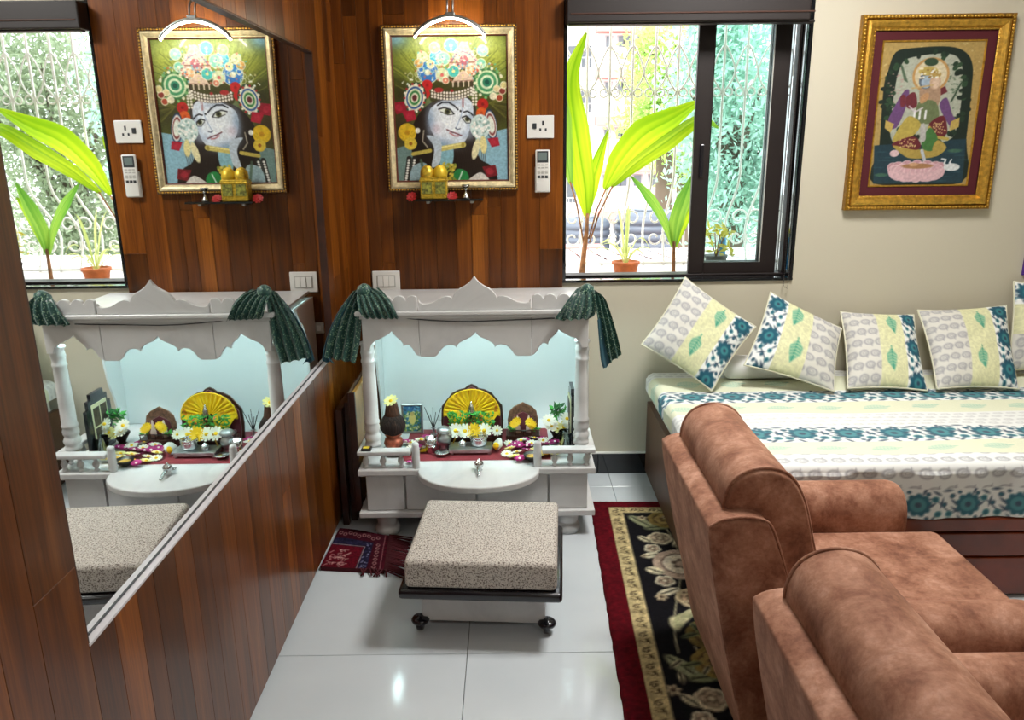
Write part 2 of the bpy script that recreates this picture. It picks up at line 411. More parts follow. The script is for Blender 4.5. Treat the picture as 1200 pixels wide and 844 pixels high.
def glass_mat():
    k = N('tinted_window_glass'); nt = k.t
    tr = k.n('ShaderNodeBsdfTransparent'); tr.inputs[0].default_value = (.93, .985, .98, 1)
    gl = k.n('ShaderNodeBsdfGlossy'); gl.inputs['Roughness'].default_value = .01; gl.inputs[0].default_value = (1, 1, 1, 1)
    fr = k.n('ShaderNodeFresnel'); fr.inputs[0].default_value = 1.45; mx = k.n('ShaderNodeMixShader')
    k.l(fr.outputs[0], mx.inputs[0]); k.l(tr.outputs[0], mx.inputs[1]); k.l(gl.outputs[0], mx.inputs[2]); k.l(mx.outputs[0], k.o.inputs[0])
    return k.m
M_GLASS = glass_mat()
for i, (y0, dx) in enumerate(((YB+.078, 0), (YB+.116, .012))):
    a0, a1, z0, z1 = .806+dx, 1.198, WZ0+.021, WZ1-.036
    s = box('sash', a0, a0+.07, y0, y0+.028, z0, z1, M_ALU, win, .003, 1)
    m = s.data; bm = bmesh.new(); bm.from_mesh(m); o = rootoff(win)
    for q in ((a1-.07, a1, z0, z1), (a0+.07, a1-.07, z0, z0+.05), (a0+.07, a1-.07, z1-.045, z1)):
        vs_, fs_ = box_v(q[0]-o.x, q[1]-o.x, y0-o.y, y0+.028-o.y, q[2]-o.z, q[3]-o.z)
        bv = [bm.verts.new(v) for v in vs_]
        for f in fs_: bm.faces.new([bv[k] for k in f])
    bm.to_mesh(m); bm.free()
    link('pane', mesh('pane', *[[Vector(v)-o for v in box_v(a0+.065, a1-.065, y0+.012, y0+.016, z0+.045, z1-.04)[0]], box_v(0, 1, 0, 1, 0, 1)[1]]), M_GLASS, s)
    if i == 0:
        link('latch', bm_mesh('latch', rbox_bm(a0+.026-o.x, a0+.044-o.x, y0-.012-o.y, y0-o.y, 1.36-o.z, 1.50-o.z, .004, 2)), M_BLACK, s)
        link('bead_strip', mesh('bead_strip', [Vector(v)-o for v in box_v(a1-.074, a1-.07, y0-.002, y0+.002, z0+.05, z1-.045)[0]], box_v(0, 1, 0, 1, 0, 1)[1]), M_GREYPL, s)
o = rootoff(win); link('side_light', mesh('side_light', [Vector(v)-o for v in box_v(1.199, WX1-.017, YB+.12, YB+.124, WZ0+.02, WZ1-.035)[0]], box_v(0, 1, 0, 1, 0, 1)[1]), M_GLASS, win)
# roller blind cassette and its chain
rb = thing('roller_blind', 'dark brown roller blind rolled up in its cassette above the window', 'blind', (.74, YB-.05, 1.98))
zb = at(750, 26, 3.34).z; zt = at(750, 2, 3.34).z
box('cassette', at(664, 12, 3.335).x, at(951, 10, 3.335).x, 3.335, 3.416, zb, zt+.03, M_ALU, rb, .006, 2)
box('bottom_bar', WX0+.005, WX1-.012, 3.35, 3.40, zb-.006, zb+.004, M_ALU, rb, .003, 2)
box('cassette_bead', WX0+.01, WX1-.02, 3.331, 3.337, zb+.03, zb+.036, plain('brown_bead', '5a4038', .3, metal=.4), rb, .0015, 1)
ch = []
def bead_line(p0, p1, step=.0065):
    n = int((p1-p0).length/step)
    for i in range(n+1):
        c = p0+(p1-p0)*(i/n); r = .0026
        ch.append(([c+Vector(d)*r for d in ((1, 0, 0), (-1, 0, 0), (0, 1, 0), (0, -1, 0), (0, 0, 1), (0, 0, -1))],
                   [(0, 2, 4), (2, 1, 4), (1, 3, 4), (3, 0, 4), (2, 0, 5), (1, 2, 5), (3, 1, 5), (0, 3, 5)]))
for a, b in (((938, 27), (918, 336)), ((943, 27), (923, 338))):
    bead_line(at(*a, 3.40), at(*b, 3.40))
bead_line(at(918, 336, 3.40), at(923, 338, 3.40))
vs, fs = merge(*ch); W('bead_chain', vs, fs, plain('grey_bead', '4a4644', .3, metal=.3), rb, True)
# ------------------------------------------------------------------ shrine
SX = -.14
sh = thing('home_shrine', 'white marble household shrine with scalloped canopy and turned pillars', 'shrine', (SX, 3.08, 0))
YC = 2.84
box('plinth', -.605, .324, 2.80, 3.39, .09, .113, M_MARBLE, sh, .003)
for x in (-.505, .222):
    for y in (2.86, 3.3):
        lathe('foot', [(.034, 0), (.047, .004), (.05, .02), (.046, .034), (.036, .04), (.04, .05), (.043, .07), (.043, .0895)], M_MARBLE, sh, (x, y, 0), 20)
box('cabinet', -.575, .296, 2.835, 3.385, .1135, .2655, M_MARBLE, sh, .002)
M_LIGHTSTOP = plain('dark_light_stop', '30343a', .6)
pan = [(-.575, -.425, 'end_panel'), (-.42, -.143, 'door'), (-.138, .139, 'door'), (.144, .296, 'end_panel')]
for x0, x1, nm in pan:
    p = box(nm, x0+.0015, x1-.0015, 2.818, 2.834, .116, .263, M_MARBLE, sh, .002)
    if nm == 'door':
        kx = x1-.028 if x0 < -.3 else x0+.028
        lathe_p, lf = lathe_v([(.006, 0), (.006, .008), (.014, .012), (.015, .018), (.008, .022)], 14)
        vs = [(kx+a, 2.818-c, .232+b) for a, b, c in lathe_p]
        W('knob', vs, lf, M_GOLD, p, True)
# shelf with a bow front
out = [(-.60, 3.39), (-.60, 2.80)]
dc, dr, db = -.13, .235, .172
for k in range(0, 25):
    a = PI*(k/24); out.append((dc-dr*math.cos(a), 2.80-db*math.sin(a)))
out += [(.324, 2.80), (.324, 3.39)]
bm = bmesh.new(); vv = [bm.verts.new((x-SX, y-3.08, .267)) for x, y in out]; f = bm.faces.new(vv)
r = bmesh.ops.extrude_face_region(bm, geom=[f])
for v in r['geom']:
    if isinstance(v, bmesh.types.BMVert): v.co.z = .294
bmesh.ops.recalc_face_normals(bm, faces=bm.faces[:])
bmesh.ops.bevel(bm, geom=[e for e in bm.edges if any(len(q.verts) > 4 for q in e.link_faces)], offset=.006, segments=3, profile=.5, affect='EDGES')
link('shelf', bm_mesh('shelf', bm), M_MARBLE, sh)
SZ = .294
# railings
bal = [(.007, 0), (.011, .004), (.011, .008), (.007, .013), (.012, .024), (.013, .032), (.008, .044), (.007, .05), (.011, .054), (.011, .058)]
lathe_bal = lathe_v(bal, 14)
balm = mesh('baluster', lathe_bal[0], lathe_bal[1], True)
for px in (429, 449, 470, 650, 668, 687):
    p = at(px, 545, 2.825); link('baluster', balm, M_MARBLE, sh, (p.x-SX, 2.825-3.08, SZ))
for x, y in ((.305, 2.90), (.305, 2.99), (-.585, 2.90), (-.585, 2.99)):
    link('baluster', balm, M_MARBLE, sh, (x-SX, y-3.08, SZ))
for a, b in (((-.60), (-.392)), ((.116), (.324))):
    box('rail', a, b, 2.802, 2.848, SZ+.058, SZ+.076, M_MARBLE, sh, .005, 3)
for a, b in ((-.60, -.552), (.276, .324)):
    box('rail', a, b, 2.849, 3.05, SZ+.058, SZ+.076, M_MARBLE, sh, .005, 3)
for px in (487.5, 630):
    p = at(px, 540, 2.822)
    lathe('rail_post', [(.0, 0), (.0145, .0), (.0155, .003), (.0155, .082), (.0135, .088), (.0145, .094), (.012, .102), (.005, .106), (.0, .107)], M_MARBLE, sh, (p.x, 2.822, SZ), 18)
# pillars
pb = SZ+.0765
pprof = [(.031, 0), (.031, .012), (.026, .018), (.031, .026), (.033, .036), (.028, .048), (.025, .054), (.029, .062), (.031, .075), (.027, .088), (.03, .094), (.031, .1),
         (.0275, .106), (.0275, .18), (.0265, .27), (.0245, .335), (.0275, .341), (.0275, .348), (.0245, .354), (.026, .372), (.028, .378), (.026, .386), (.024, .402), (.03, .411), (.03, .418)]
for x in (-.547, .272):
    lathe('pillar', pprof, M_MARBLE, sh, (x, 2.875, pb), 24)
# back and curved side wings
M_BACK = plain('white_laminate_back', 'e2e8e8', .4)
box('back_panel', -.575, .296, 3.37, 3.39, SZ, .87, M_BACK, sh, .001, 1)
for x0, x1 in ((-.585, -.5755), (.2965, .306)):
    prof = [(3.39, .87), (3.10, .87), (3.14, .82), (3.2, .78), (3.235, .72), (3.24, .62), (3.255, .52), (3.285, .44), (3.30, .37), (3.31, SZ), (3.39, SZ)]
    bm = bmesh.new(); vv = [bm.verts.new((x0-SX, y-3.08, z)) for y, z in prof]; f = bm.faces.new(vv); r = bmesh.ops.extrude_face_region(bm, geom=[f])
    for v in r['geom']:
        if isinstance(v, bmesh.types.BMVert): v.co.x = x1-SX
    bmesh.ops.recalc_face_normals(bm, faces=bm.faces[:]); link('side_wing', bm_mesh('side_wing', bm), M_BACK, sh)
# canopy
def P2(px, py, Y=YC): p = at(px, py, Y); return (p.x, p.z)
low = [(423.4, 410.5), (431, 410.5), (433, 404), (437, 400), (444, 397), (450, 393.5), (454, 391), (456.5, 388.7), (459, 392), (461.5, 395), (467, 399.5), (469, 403), (470, 406.3), (473, 404.5), (476.5, 404.3),
       (480.4, 408.6), (483, 413.5), (486, 417), (490.8, 418.7), (506.4, 418.7), (510, 416), (513, 411), (518, 405.6), (524.7, 404.3), (529, 405.5), (532, 408), (533, 404.5), (535, 402), (540, 399), (548, 395.6), (551.5, 392.5), (553.6, 389.8)]
LOW = [P2(*p) for p in low]; CX = LOW[-1][0]-.0; CXL = -.556
CX = (-.556+.292)/2
sc = (CX-CXL)/(LOW[-1][0]-LOW[0][0]); LOW = [(CXL+(x-LOW[0][0])*sc, z) for x, z in LOW]
z0l = LOW[0][1]
full = LOW+[(2*CX-x, z) for x, z in reversed(LOW[:-1])]
ztop = .885
def clip_piece(xa, xb):
    pts = []
    def zi(x):
        for (x0, z0), (x1, z1) in zip(full[:-1], full[1:]):
            if x0-1e-9 <= x <= x1+1e-9 and x1 > x0: return z0+(z1-z0)*(x-x0)/(x1-x0)
        return z0l
    pts.append((xa, zi(xa))); pts += [p for p in full if xa+1e-4 < p[0] < xb-1e-4]; pts.append((xb, zi(xb)))
    return pts+[(xb, ztop), (xa, ztop)]
xj0 = P2(491.5, 400)[0]; xj1 = 2*CX-xj0
for a, b in ((-.556, xj0-.0008), (xj0+.0008, xj1-.0008), (xj1+.0008, .292)):
    prism('fascia_panel', clip_piece(a, b), YC, YC+.018, M_MARBLE, sh, .0015)
for x0, x1 in ((-.556, -.538), (.274, .292)):   # side fascias
    prof = [(YC+.019, ztop), (YC+.019, .80), (2.92, .80), (2.945, .815), (2.96, .84), (2.985, .852), (3.06, .845), (3.10, .862), (3.36, .862), (3.36, ztop)]
    bm = bmesh.new(); vv = [bm.verts.new((x0-SX, y-3.08, z)) for y, z in prof]; f = bm.faces.new(vv); r = bmesh.ops.extrude_face_region(bm, geom=[f])
    for v in r['geom']:
        if isinstance(v, bmesh.types.BMVert): v.co.x = x1-SX
    bmesh.ops.recalc_face_normals(bm, faces=bm.faces[:]); link('side_fascia', bm_mesh('side_fascia', bm), M_MARBLE, sh)
for x in (xj0, xj1): W('light_stop_strip', *box_v(x-.012, x+.012, YC+.0182, YC+.0215, .80, ztop-.001), M_LIGHTSTOP, sh)  # added dark backing that stops LED glow leaking through the fascia joints
box('canopy_top', -.57, .306, 2.832, 3.395, ztop+.0005, ztop+.012, M_MARBLE, sh, .002)
box('cornice', -.578, .314, 2.822, 2.865, ztop+.0125, ztop+.030, M_MARBLE, sh, .005, 3)
zc = ztop+.0305
up = []
def bump_(x0, x1, zb_, ht, n=7):
    return [(x0+(x1-x0)*k/n, zb_+ht*math.sin(PI*k/n)**.6) for k in range(0, n+1)]
crest = []
zv = P2(474, 352)[1]; hb = .018
b0 = [P2(p, 352)[0] for p in (428, 443, 458.5, 473.5, 488)]
for a, b in zip(b0[:-1], b0[1:]): crest += bump_(a+.001, b-.001, zv, hb)
crest += [P2(*p) for p in ((489.5, 355), (493.4, 356.4), (499, 355.8), (504, 354.5), (509, 351.8), (514, 348.7), (519.5, 347), (524, 347.6), (526.6, 349.3), (528, 345.5), (531, 341.5), (535, 338.3), (540, 335.6), (544.5, 332.4), (548, 328.8), (550, 325.8), (551.4, 323.4))]
dx = CX-crest[-1][0]; crest = [(x+dx*(i/(len(crest)-1)), z) for i, (x, z) in enumerate(crest)]
cfull = crest+[(2*CX-x, z) for x, z in reversed(crest[:-1])]
cj = P2(490, 355)[0]
def crest_piece(xa, xb): return [p for p in cfull if xa < p[0] < xb]
for a, b in ((-9, cj), (cj, 2*CX-cj), (2*CX-cj, 9)):
    q = crest_piece(a, b); q = [(q[0][0], zc)]+q+[(q[-1][0], zc)]
    prism('crest_panel', q, 2.836, 2.854, M_MARBLE, sh, .002)
tube('cable', [at(462, 371.5, 2.834)]+[at(px, py, 2.834) for px, py in ((480, 373.5), (505, 375.5), (530, 376.8), (551, 377), (575, 376), (600, 375), (625, 374.3), (650, 373))], .0022, M_DARKPL, sh, 6)
M_LED = plain('led_strip', 'ffffff', .5, emit='d4f8f8', es=52)
W('led_strip', *box_v(-.51, .246, YC+.024, YC+.034, .868, .876), M_LED, sh)
W('led_strip', *box_v(-.536, -.530, 2.9, 3.1, .868, .876), M_LED, sh)
W('led_strip', *box_v(.266, .272, 2.9, 3.1, .868, .876), M_LED, sh)

# ------------------------------------------------------------------ ottoman
ot = thing('padded_stool', 'low square stool with speckled beige cushion on black tray before the shrine', 'stool', (-.087, 2.31, 0), math.radians(-4))
def lbox(name, x0, x1, y0, y1, z0, z1, mat, parent, bev=.004, seg=2, smooth=False):
    return link(name, bm_mesh(name, rbox_bm(x0, x1, y0, y1, z0, z1, bev, seg), smooth), mat, parent)
lbox('cushion', -.233, .233, -.212, .222, .197, .292, M_BOUCLE, ot, .016, 4, True)
lbox('tray', -.254, .25, -.222, .232, .163, .196, M_BLACK, ot, .012, 3, True)
lbox('stool_box', -.2, .195, -.125, .17, .03, .1625, M_MARBLE, ot, .003)
for x in (-.206, .201):
    for y in (-.128, .172):
        v1, f1 = lathe_v([(.0, -.011), (.022, -.011), (.025, -.007), (.025, .007), (.022, .011), (.0, .011)], 18)
        v1 = [(c, a, b+.025) for a, b, c in v1]
        v3, f3 = lathe_v([(.0, .028), (.027, .028), (.03, .036), (.024, .044), (0, .0475)], 16)
        V_, F_ = merge((v1, f1), (v3, f3)); link('caster', mesh('caster', V_, F_, True), M_BLACK, ot, (x, y, 0))
# ------------------------------------------------------------------ bed
BX0, BX1, BYF = .63, 2.72, 2.33
bed = thing('divan_bed', 'mahogany and brown divan bed along the cream wall beneath the window', 'bed', (1.6, 2.88, 0))
for x in (BX0+.06, BX1-.06):
    for y in (BYF+.08, 3.34): box('bed_foot', x-.035, x+.035, y-.035, y+.035, .0125, .04, M_DKWOOD, bed, .002, 1)
box('bed_base', BX0+.02, BX1, BYF+.018, 3.405, .013, .26, M_BRNWOOD, bed, .002, 1)
box('side_board', BX0-.004, BX0+.019, BYF, 3.408, .016, .36, M_BRNWOOD, bed, .003, 2)
zs = [at(1150, y, BYF).z for y in (600, 622, 625.5, 652, 654, 690)]
box('front_rail', BX0+.02, BX1, BYF-.006, BYF+.017, zs[1], .30, M_REDWOOD, bed, .005, 2)
dw = (BX1-BX0-.02)/3
for i in range(3):
    a = BX0+.02+i*dw
    box('drawer_front', a+.003, a+dw-.003, BYF, BYF+.017, zs[3], zs[2], M_REDWOOD, bed, .004, 2)
    box('drawer_front', a+.003, a+dw-.003, BYF, BYF+.017, .015, zs[4], M_REDWOOD, bed, .004, 2)
box('mattress', BX0+.02, BX1-.01, BYF+.02, 3.40, .2605, .482, plain('mattress_ticking', 'd8d6cc', .9), bed, .03, 4, True)

TEAL, TEAL2, NAVY, YEL, GRN, OFF, GREY = '1c5568', '3a8088', '2c3f54', 'd8d8ae', '5aa58a', 'e9ebe8', 'a0a0a4'
class Tile(Paint):
    pass
def wrap(U, per): return np.mod(U, per)-per/2
def paisley(p, x, y, s, col, rot=0, ring=True):
    p.ell(x, y, s, s*.72, col, rot, 1, ring=s*.16); p.ell(x+s*.1*math.cos(rot), y+s*.1*math.sin(rot), s*.4, s*.3, col, rot, .8, ring=s*.12)
    p.line([(x+s*.75*math.cos(rot+.5), y+s*.75*math.sin(rot+.5)), (x+s*1.25*math.cos(rot+.95), y+s*1.25*math.sin(rot+.95))], s*.22, col)
def teal_band(U, V, aa, h, per, flip=1, fs=.34):
    """floral vine band: V in [-h/2,h/2], U wrapped on per"""
    p = Paint(wrap(U, per), V*flip, OFF, aa)
    q = per
    for k in (-1, 0, 1):
        xs = np.linspace(-q/2, q/2, 9)+k*q
        p.line([(x, h*.22*math.sin(2*PI*x/q)) for x in xs], h*.035, NAVY)
    for k in (-1, 0, 1):
        x = k*q
        p.flower(x+q*.02, h*.02, h*fs, TEAL, None, 9, .2, 1, .5); p.ell(x+q*.02, h*.02, h*.2, h*.2, TEAL2)
        p.ell(x+q*.02, h*.02, h*.08, h*.08, NAVY)
        for a, b, r in ((.33, .2, .13), (-.31, .27, .1), (.42, -.24, .14), (-.34, -.26, .13), (.2, -.36, .07), (-.17, .38, .07), (.18, .36, .08), (-.46, .03, .1)):
            p.ell(x+q*a, h*b, h*r*.8, h*r*.68, TEAL2 if r > .11 else NAVY); p.ell(x+q*a, h*b, h*r*.5, h*r*.45, TEAL)
        for a, b, rot in ((.27, .02, .6), (.36, .38, -.5), (-.25, .08, 2.4), (-.4, -.42, .3), (.12, .44, 1.2), (-.1, -.42, -.9), (.3, -.4, .8), (-.22, -.14, -.6), (.48, .08, 1.4), (-.42, .44, 0)):
            p.ell(x+q*a, h*b, h*.12, h*.035, NAVY, rot)
    return p.c
def leaf_band(U, V, aa, h, per, horiz=True):
    p = Paint(wrap(U, per), V, YEL, aa)
    p.noise(.04, .004, 3)
    if horiz:
        p.ell(0, 0, per*.24, h*.2, GRN, .08, .75); p.line([(-per*.26, -h*.08), (per*.3, h*.06)], h*.05, '2f8a72', .8)
        for k in range(-3, 4): p.line([(k*per*.065, 0), (k*per*.065+per*.03, h*.16)], h*.03, YEL, .6); p.line([(k*per*.065, 0), (k*per*.065+per*.03, -h*.16)], h*.03, YEL, .6)
    return p.c
def paisley_band(U, V, aa, per, bg=OFF, s=.36):
    A = np.floor(V/per); p = Paint(wrap(U+A*per*.5, per), wrap(V, per), bg, aa); paisley(p, 0, 0, per*s, GREY); return p.c
# bedspread cloth
du = .0045; BW = 2.08; BL = 1.045+.21; LD = .09
us = np.arange(0, LD+BW, du); vv_ = np.arange(0, BL, du)
U, V = np.meshgrid(us, vv_)
r_ = .03
def drop(t, L):             # t: distance past the edge start; smooth roll-over; returns (advance, fall)
    a = np.clip(t, 0, r_*PI/2); fall = np.where(t > 0, r_*(1-np.cos(a/r_)), 0)+np.clip(t-r_*PI/2, 0, None); adv = np.where(t > 0, r_*np.sin(a/r_), t)
    return adv, fall
au, fu = drop(LD-U, 0); av, fv = drop(V-1.045, 0)
X = np.where(LD-U > 0, BX0+.018-au, BX0+.018+(U-LD)); Yy = np.where(V > 1.045, 3.40-1.045-av, 3.40-V)
Z = .4955-np.maximum(fu, fv)-.3*np.minimum(fu, fv)
wr = .0025*np.sin(U*9+2*np.sin(V*5))*np.sin(V*7+U*2)+.0015*np.sin(V*31+U*4+2*np.sin(U*6))
Z += np.where(fv+fu < .001, wr, 0); Yy -= np.where(fv > .03, .006*np.sin(U*16+1)+.004*np.sin(U*41), 0)+np.where(fv > .03, .003, 0)
X -= np.where(fu > .02, .003*(1+np.sin(V*19)), 0)
Cc = np.zeros(U.shape+(3,)); Cc[:] = hx(OFF); aa = .006
Yv = 3.40-V
yb_ = [atz(1050, q, .4955).y for q in (456.5, 470, 483.5, 499, 517, 532)]
bands = [(3.40, 3.32, 'g'), (3.32, yb_[0], 'y'), (yb_[0], yb_[1], 't'), (yb_[1], yb_[2], 'y'), (yb_[2], yb_[3], 'g'), (yb_[3], yb_[4], 't'), (yb_[4], yb_[5], 'y'), (yb_[5], 2.255, 'p'), (2.255, 2.135, 't')]
for y1, y0, kd in bands:
    m = (Yv <= y1) & (Yv > y0); h = y1-y0; rows = np.where(m.any(1))[0]
    if len(rows) == 0: continue
    sl_ = slice(rows[0], rows[-1]+1); Us, Vs = U[sl_], Yv[sl_]-(y0+y1)/2
    if kd == 't': c = teal_band(Us+y0*.3, Vs, aa, h, .165 if h > .1 else .14)
    elif kd == 'y': c = leaf_band(Us+y0, Vs, aa, h, .19); c = c+(np.array(hx('e8ecd6'))-c)*.55
    elif kd == 'g': c = paisley_band(Us, Vs*1.5, aa, .05, OFF, .3); c = c*.5+np.array(hx(OFF))*.5
    else: c = paisley_band(Us, Vs, aa, .06, OFF, .32)
    c = c+(np.array(hx('eef0f0'))-c)*.15; Cc[sl_] = np.where(m[sl_][..., None], c, Cc[sl_])
M_COTTON = vcol('printed_cotton', .85, .12, 500)
setp(link('bedspread', grid_mesh('bedspread', np.stack([X, Yy, Z], -1), s2l(Cc), True, True), M_COTTON), 'block-printed bedspread with teal floral, yellow leaf and grey paisley bands on the divan', 'bedspread')

# ------------------------------------------------------------------ cushions
def cushion_cols(nu, nv, side):
    u, v = np.meshgrid(np.linspace(0, 1, nu), np.linspace(0, 1, nv)); S = side; aa_ = .006
    u0, u1 = .40, .74
    c = paisley_band(u*S+.01, v*S, aa_, .052, 'd6d4cc', .36)
    py = Paint(u*S, v*S, YEL, aa_); py.noise(.06, .006, 5)
    for lv in (.24, .72):
        x, y = (u0+u1)/2*S+(.012 if lv < .5 else -.012), lv*S
        py.poly([(x-.002, y-.05), (x-.024, y-.02), (x-.022, y+.01), (x+.008, y+.052), (x+.02, y+.012), (x+.024, y-.02)], GRN, .85)
        py.line([(x, y-.06), (x+.004, y+.04)], .004, '2f8a72')
        for k in range(-3, 3): py.line([(x-.017, y+k*.013-.004), (x+.001, y+k*.013-.01), (x+.018, y+k*.013-.002)], .003, YEL, .7)
    ct = teal_band(v*S+.03, (u-(u1+1)/2)*S, aa_, (1-u1)*S, .15, 1, .44)
    c = np.where((u > u0)[..., None], py.c, c); return np.where((u > u1)[..., None], ct, c)
M_LINEN = plain('pale_linen_piping', 'd8d6be', .9)
def cushion(label, corners, flip=False, th=.1, group=None, n=84):
    q = [at(*c) if len(c) == 3 else atpl(*c) for c in corners]      # tl, tr, br, bl seen from the front
    cen = sum(q, Vector())/4
    nrm = (q[1]-q[0]).cross(q[3]-q[0]).normalized()
    if nrm.y > 0: nrm = -nrm
    t = thing('cushion', label, 'cushion', cen+Vector((0, 0, -.15)), 0, group)
    s_ = np.linspace(0, 1, n); u, v = np.meshgrid(s_, s_)
    A = [np.array(p) for p in q]
    # pinch sides inward a little between corners
    pin = .03*(1-(2*u-1)**2)*(2*v-1)*-1; pin2 = .03*(1-(2*v-1)**2)*(2*u-1)*-1
    uu, vv2 = u+pin2*np.abs(2*u-1), v+pin*np.abs(2*v-1)
    base = ((1-uu)*(1-vv2))[..., None]*A[0]+(uu*(1-vv2))[..., None]*A[1]+(uu*vv2)[..., None]*A[2]+((1-uu)*vv2)[..., None]*A[3]
    bul = (np.clip(1-np.abs(2*u-1)**2.6, 0, 1)*np.clip(1-np.abs(2*v-1)**2.6, 0, 1))**.55
    wrk = 1+.05*np.sin(u*17+v*9)*np.sin(v*13)
    col = cushion_cols(n, n, float((q[1]-q[0]).length+(q[2]-q[1]).length)/2)
    if flip: col = col[:, ::-1]
    o = np.array(rootoff(t)); nn = np.array(nrm)
    Fp = base+(bul*wrk*th*.62)[..., None]*nn-o; Bp = base-(bul*th*.38)[..., None]*nn-o
    f = link('cover_front', grid_mesh('cover_front', Fp, s2l(col), True), M_COTTON, t)
    link('cover_back', grid_mesh('cover_back', Bp[::3, ::3], None, True, True), M_LINEN, t)
    edge = [base[0, i] for i in range(0, n, 4)]+[base[i, n-1] for i in range(0, n, 4)]+[base[n-1, i] for i in range(n-1, -1, -4)]+[base[i, 0] for i in range(n-1, -1, -4)]
    tube('piping', edge, .004, M_LINEN, t, 6, True); return t
G_ = 'printed cushions along the wall'
def pl(py0, px0, top, zb=.508):        # plane through the resting corner and the wall
    b = atz(px0, py0, zb); t_ = at(*top); return (b.y, zb, (t_.y-b.y)/(t_.z-zb))
def cset(label, pts, rest, top, flip):
    P = pl(rest[1], rest[0], top); cushion(label, [(a, b)+P for a, b in pts], flip, group=G_)
cset('printed cushion leaning tilted below the window, propped on the bed corner', [(803, 325), (885.6, 383), (834, 458), (751.5, 404)], (834, 458), (803, 325, 3.385), False)
cset('tilted printed cushion with its teal floral band toward the window-side cushion', [(903, 342.6), (986, 385), (977.6, 459), (872, 428)], (977.6, 459), (903, 342.6, 3.385), True)
cset('upright printed cushion standing between the tilted cushions and the largest cushion', [(985, 365.6), (1070.5, 369), (1087, 458), (993, 455.6)], (1040, 458), (1030, 367, 3.385), False)
cset('largest upright printed cushion directly below the gold-framed painting', [(1075.5, 363.7), (1179, 358), (1194, 456), (1098, 456)], (1140, 457), (1130, 360, 3.375), False)
cset('printed cushion set with its teal band uppermost, half behind the largest cushion', [(1180, 434), (1188, 330), (1290, 336), (1290, 438)], (1240, 440), (1220, 334, 3.385), False)
wp = thing('pillow', 'plain white pillow lying behind the printed cushions', 'pillow', (1.13, 3.32, .499))
bm = rbox_bm(-.2, .2, -.07, .07, .001, .09, .04, 5); link('pillow_case', bm_mesh('pillow_case', bm, True), plain('white_pillow_cotton', 'dcdcda', .9, bump=.1, bscale=20), wp)

# ------------------------------------------------------------------ armchairs
def loft(name, prof, t0, t1, axis, mat, parent, rr=.03, shrink=.10, n_mid=6, smooth=True):
    """prof: outline in the plane normal to `axis`; rounded ends"""
    pr = [Vector((a, b)) for a, b in prof]; c = sum(pr, Vector((0, 0)))/len(pr)
    size = max((p-c).length for p in pr)
    secs = []
    for k in range(6):
        a = PI/2*k/5; secs.append((t0+rr*(1-math.sin(a)), 1-(1-math.cos(a))*rr/size*1.0))
    secs = [(t0+rr*(1-math.cos(PI/2*k/5)), 1-rr/size*(1-math.sin(PI/2*k/5))) for k in range(6)]
    mids = [(t0+rr+(t1-t0-2*rr)*k/n_mid, 1) for k in range(1, n_mid)]
    secs += mids+[(t1-(s[0]-t0), s[1]) for s in reversed(secs)]
    vs, fs = [], []; n = len(pr)
    for t, s in secs:
        for p in pr:
            q = c+(p-c)*s
            vs.append((q.x, t, q.y) if axis == 'y' else (t, q.x, q.y))
    for i in range(len(secs)-1):
        for k in range(n): fs.append((i*n+k, i*n+(k+1) % n, (i+1)*n+(k+1) % n, (i+1)*n+k))
    fs.append(tuple(reversed(range(n)))); fs.append(tuple((len(secs)-1)*n+k for k in range(n)))
    o = W(name, vs, fs, mat, parent, smooth)
    bm = bmesh.new(); bm.from_mesh(o.data); bmesh.ops.recalc_face_normals(bm, faces=bm.faces[:]); bm.to_mesh(o.data); bm.free()
    return o
def spline(pts, n=5, closed=True):
    out = []; m = len(pts)
    for i in range(m if closed else m-1):
        p0, p1, p2, p3 = [Vector(pts[(i+k-1) % m] if closed else pts[min(max(i+k-1, 0), m-1)]) for k in range(4)]
        for k in range(n):
            t = k/n; out.append(.5*((2*p1)+(p2-p0)*t+(2*p0-5*p1+4*p2-p3)*t*t+(3*p1-p0-3*p2+p3)*t**3))
    if not closed: out.append(Vector(pts[-1]))
    return out
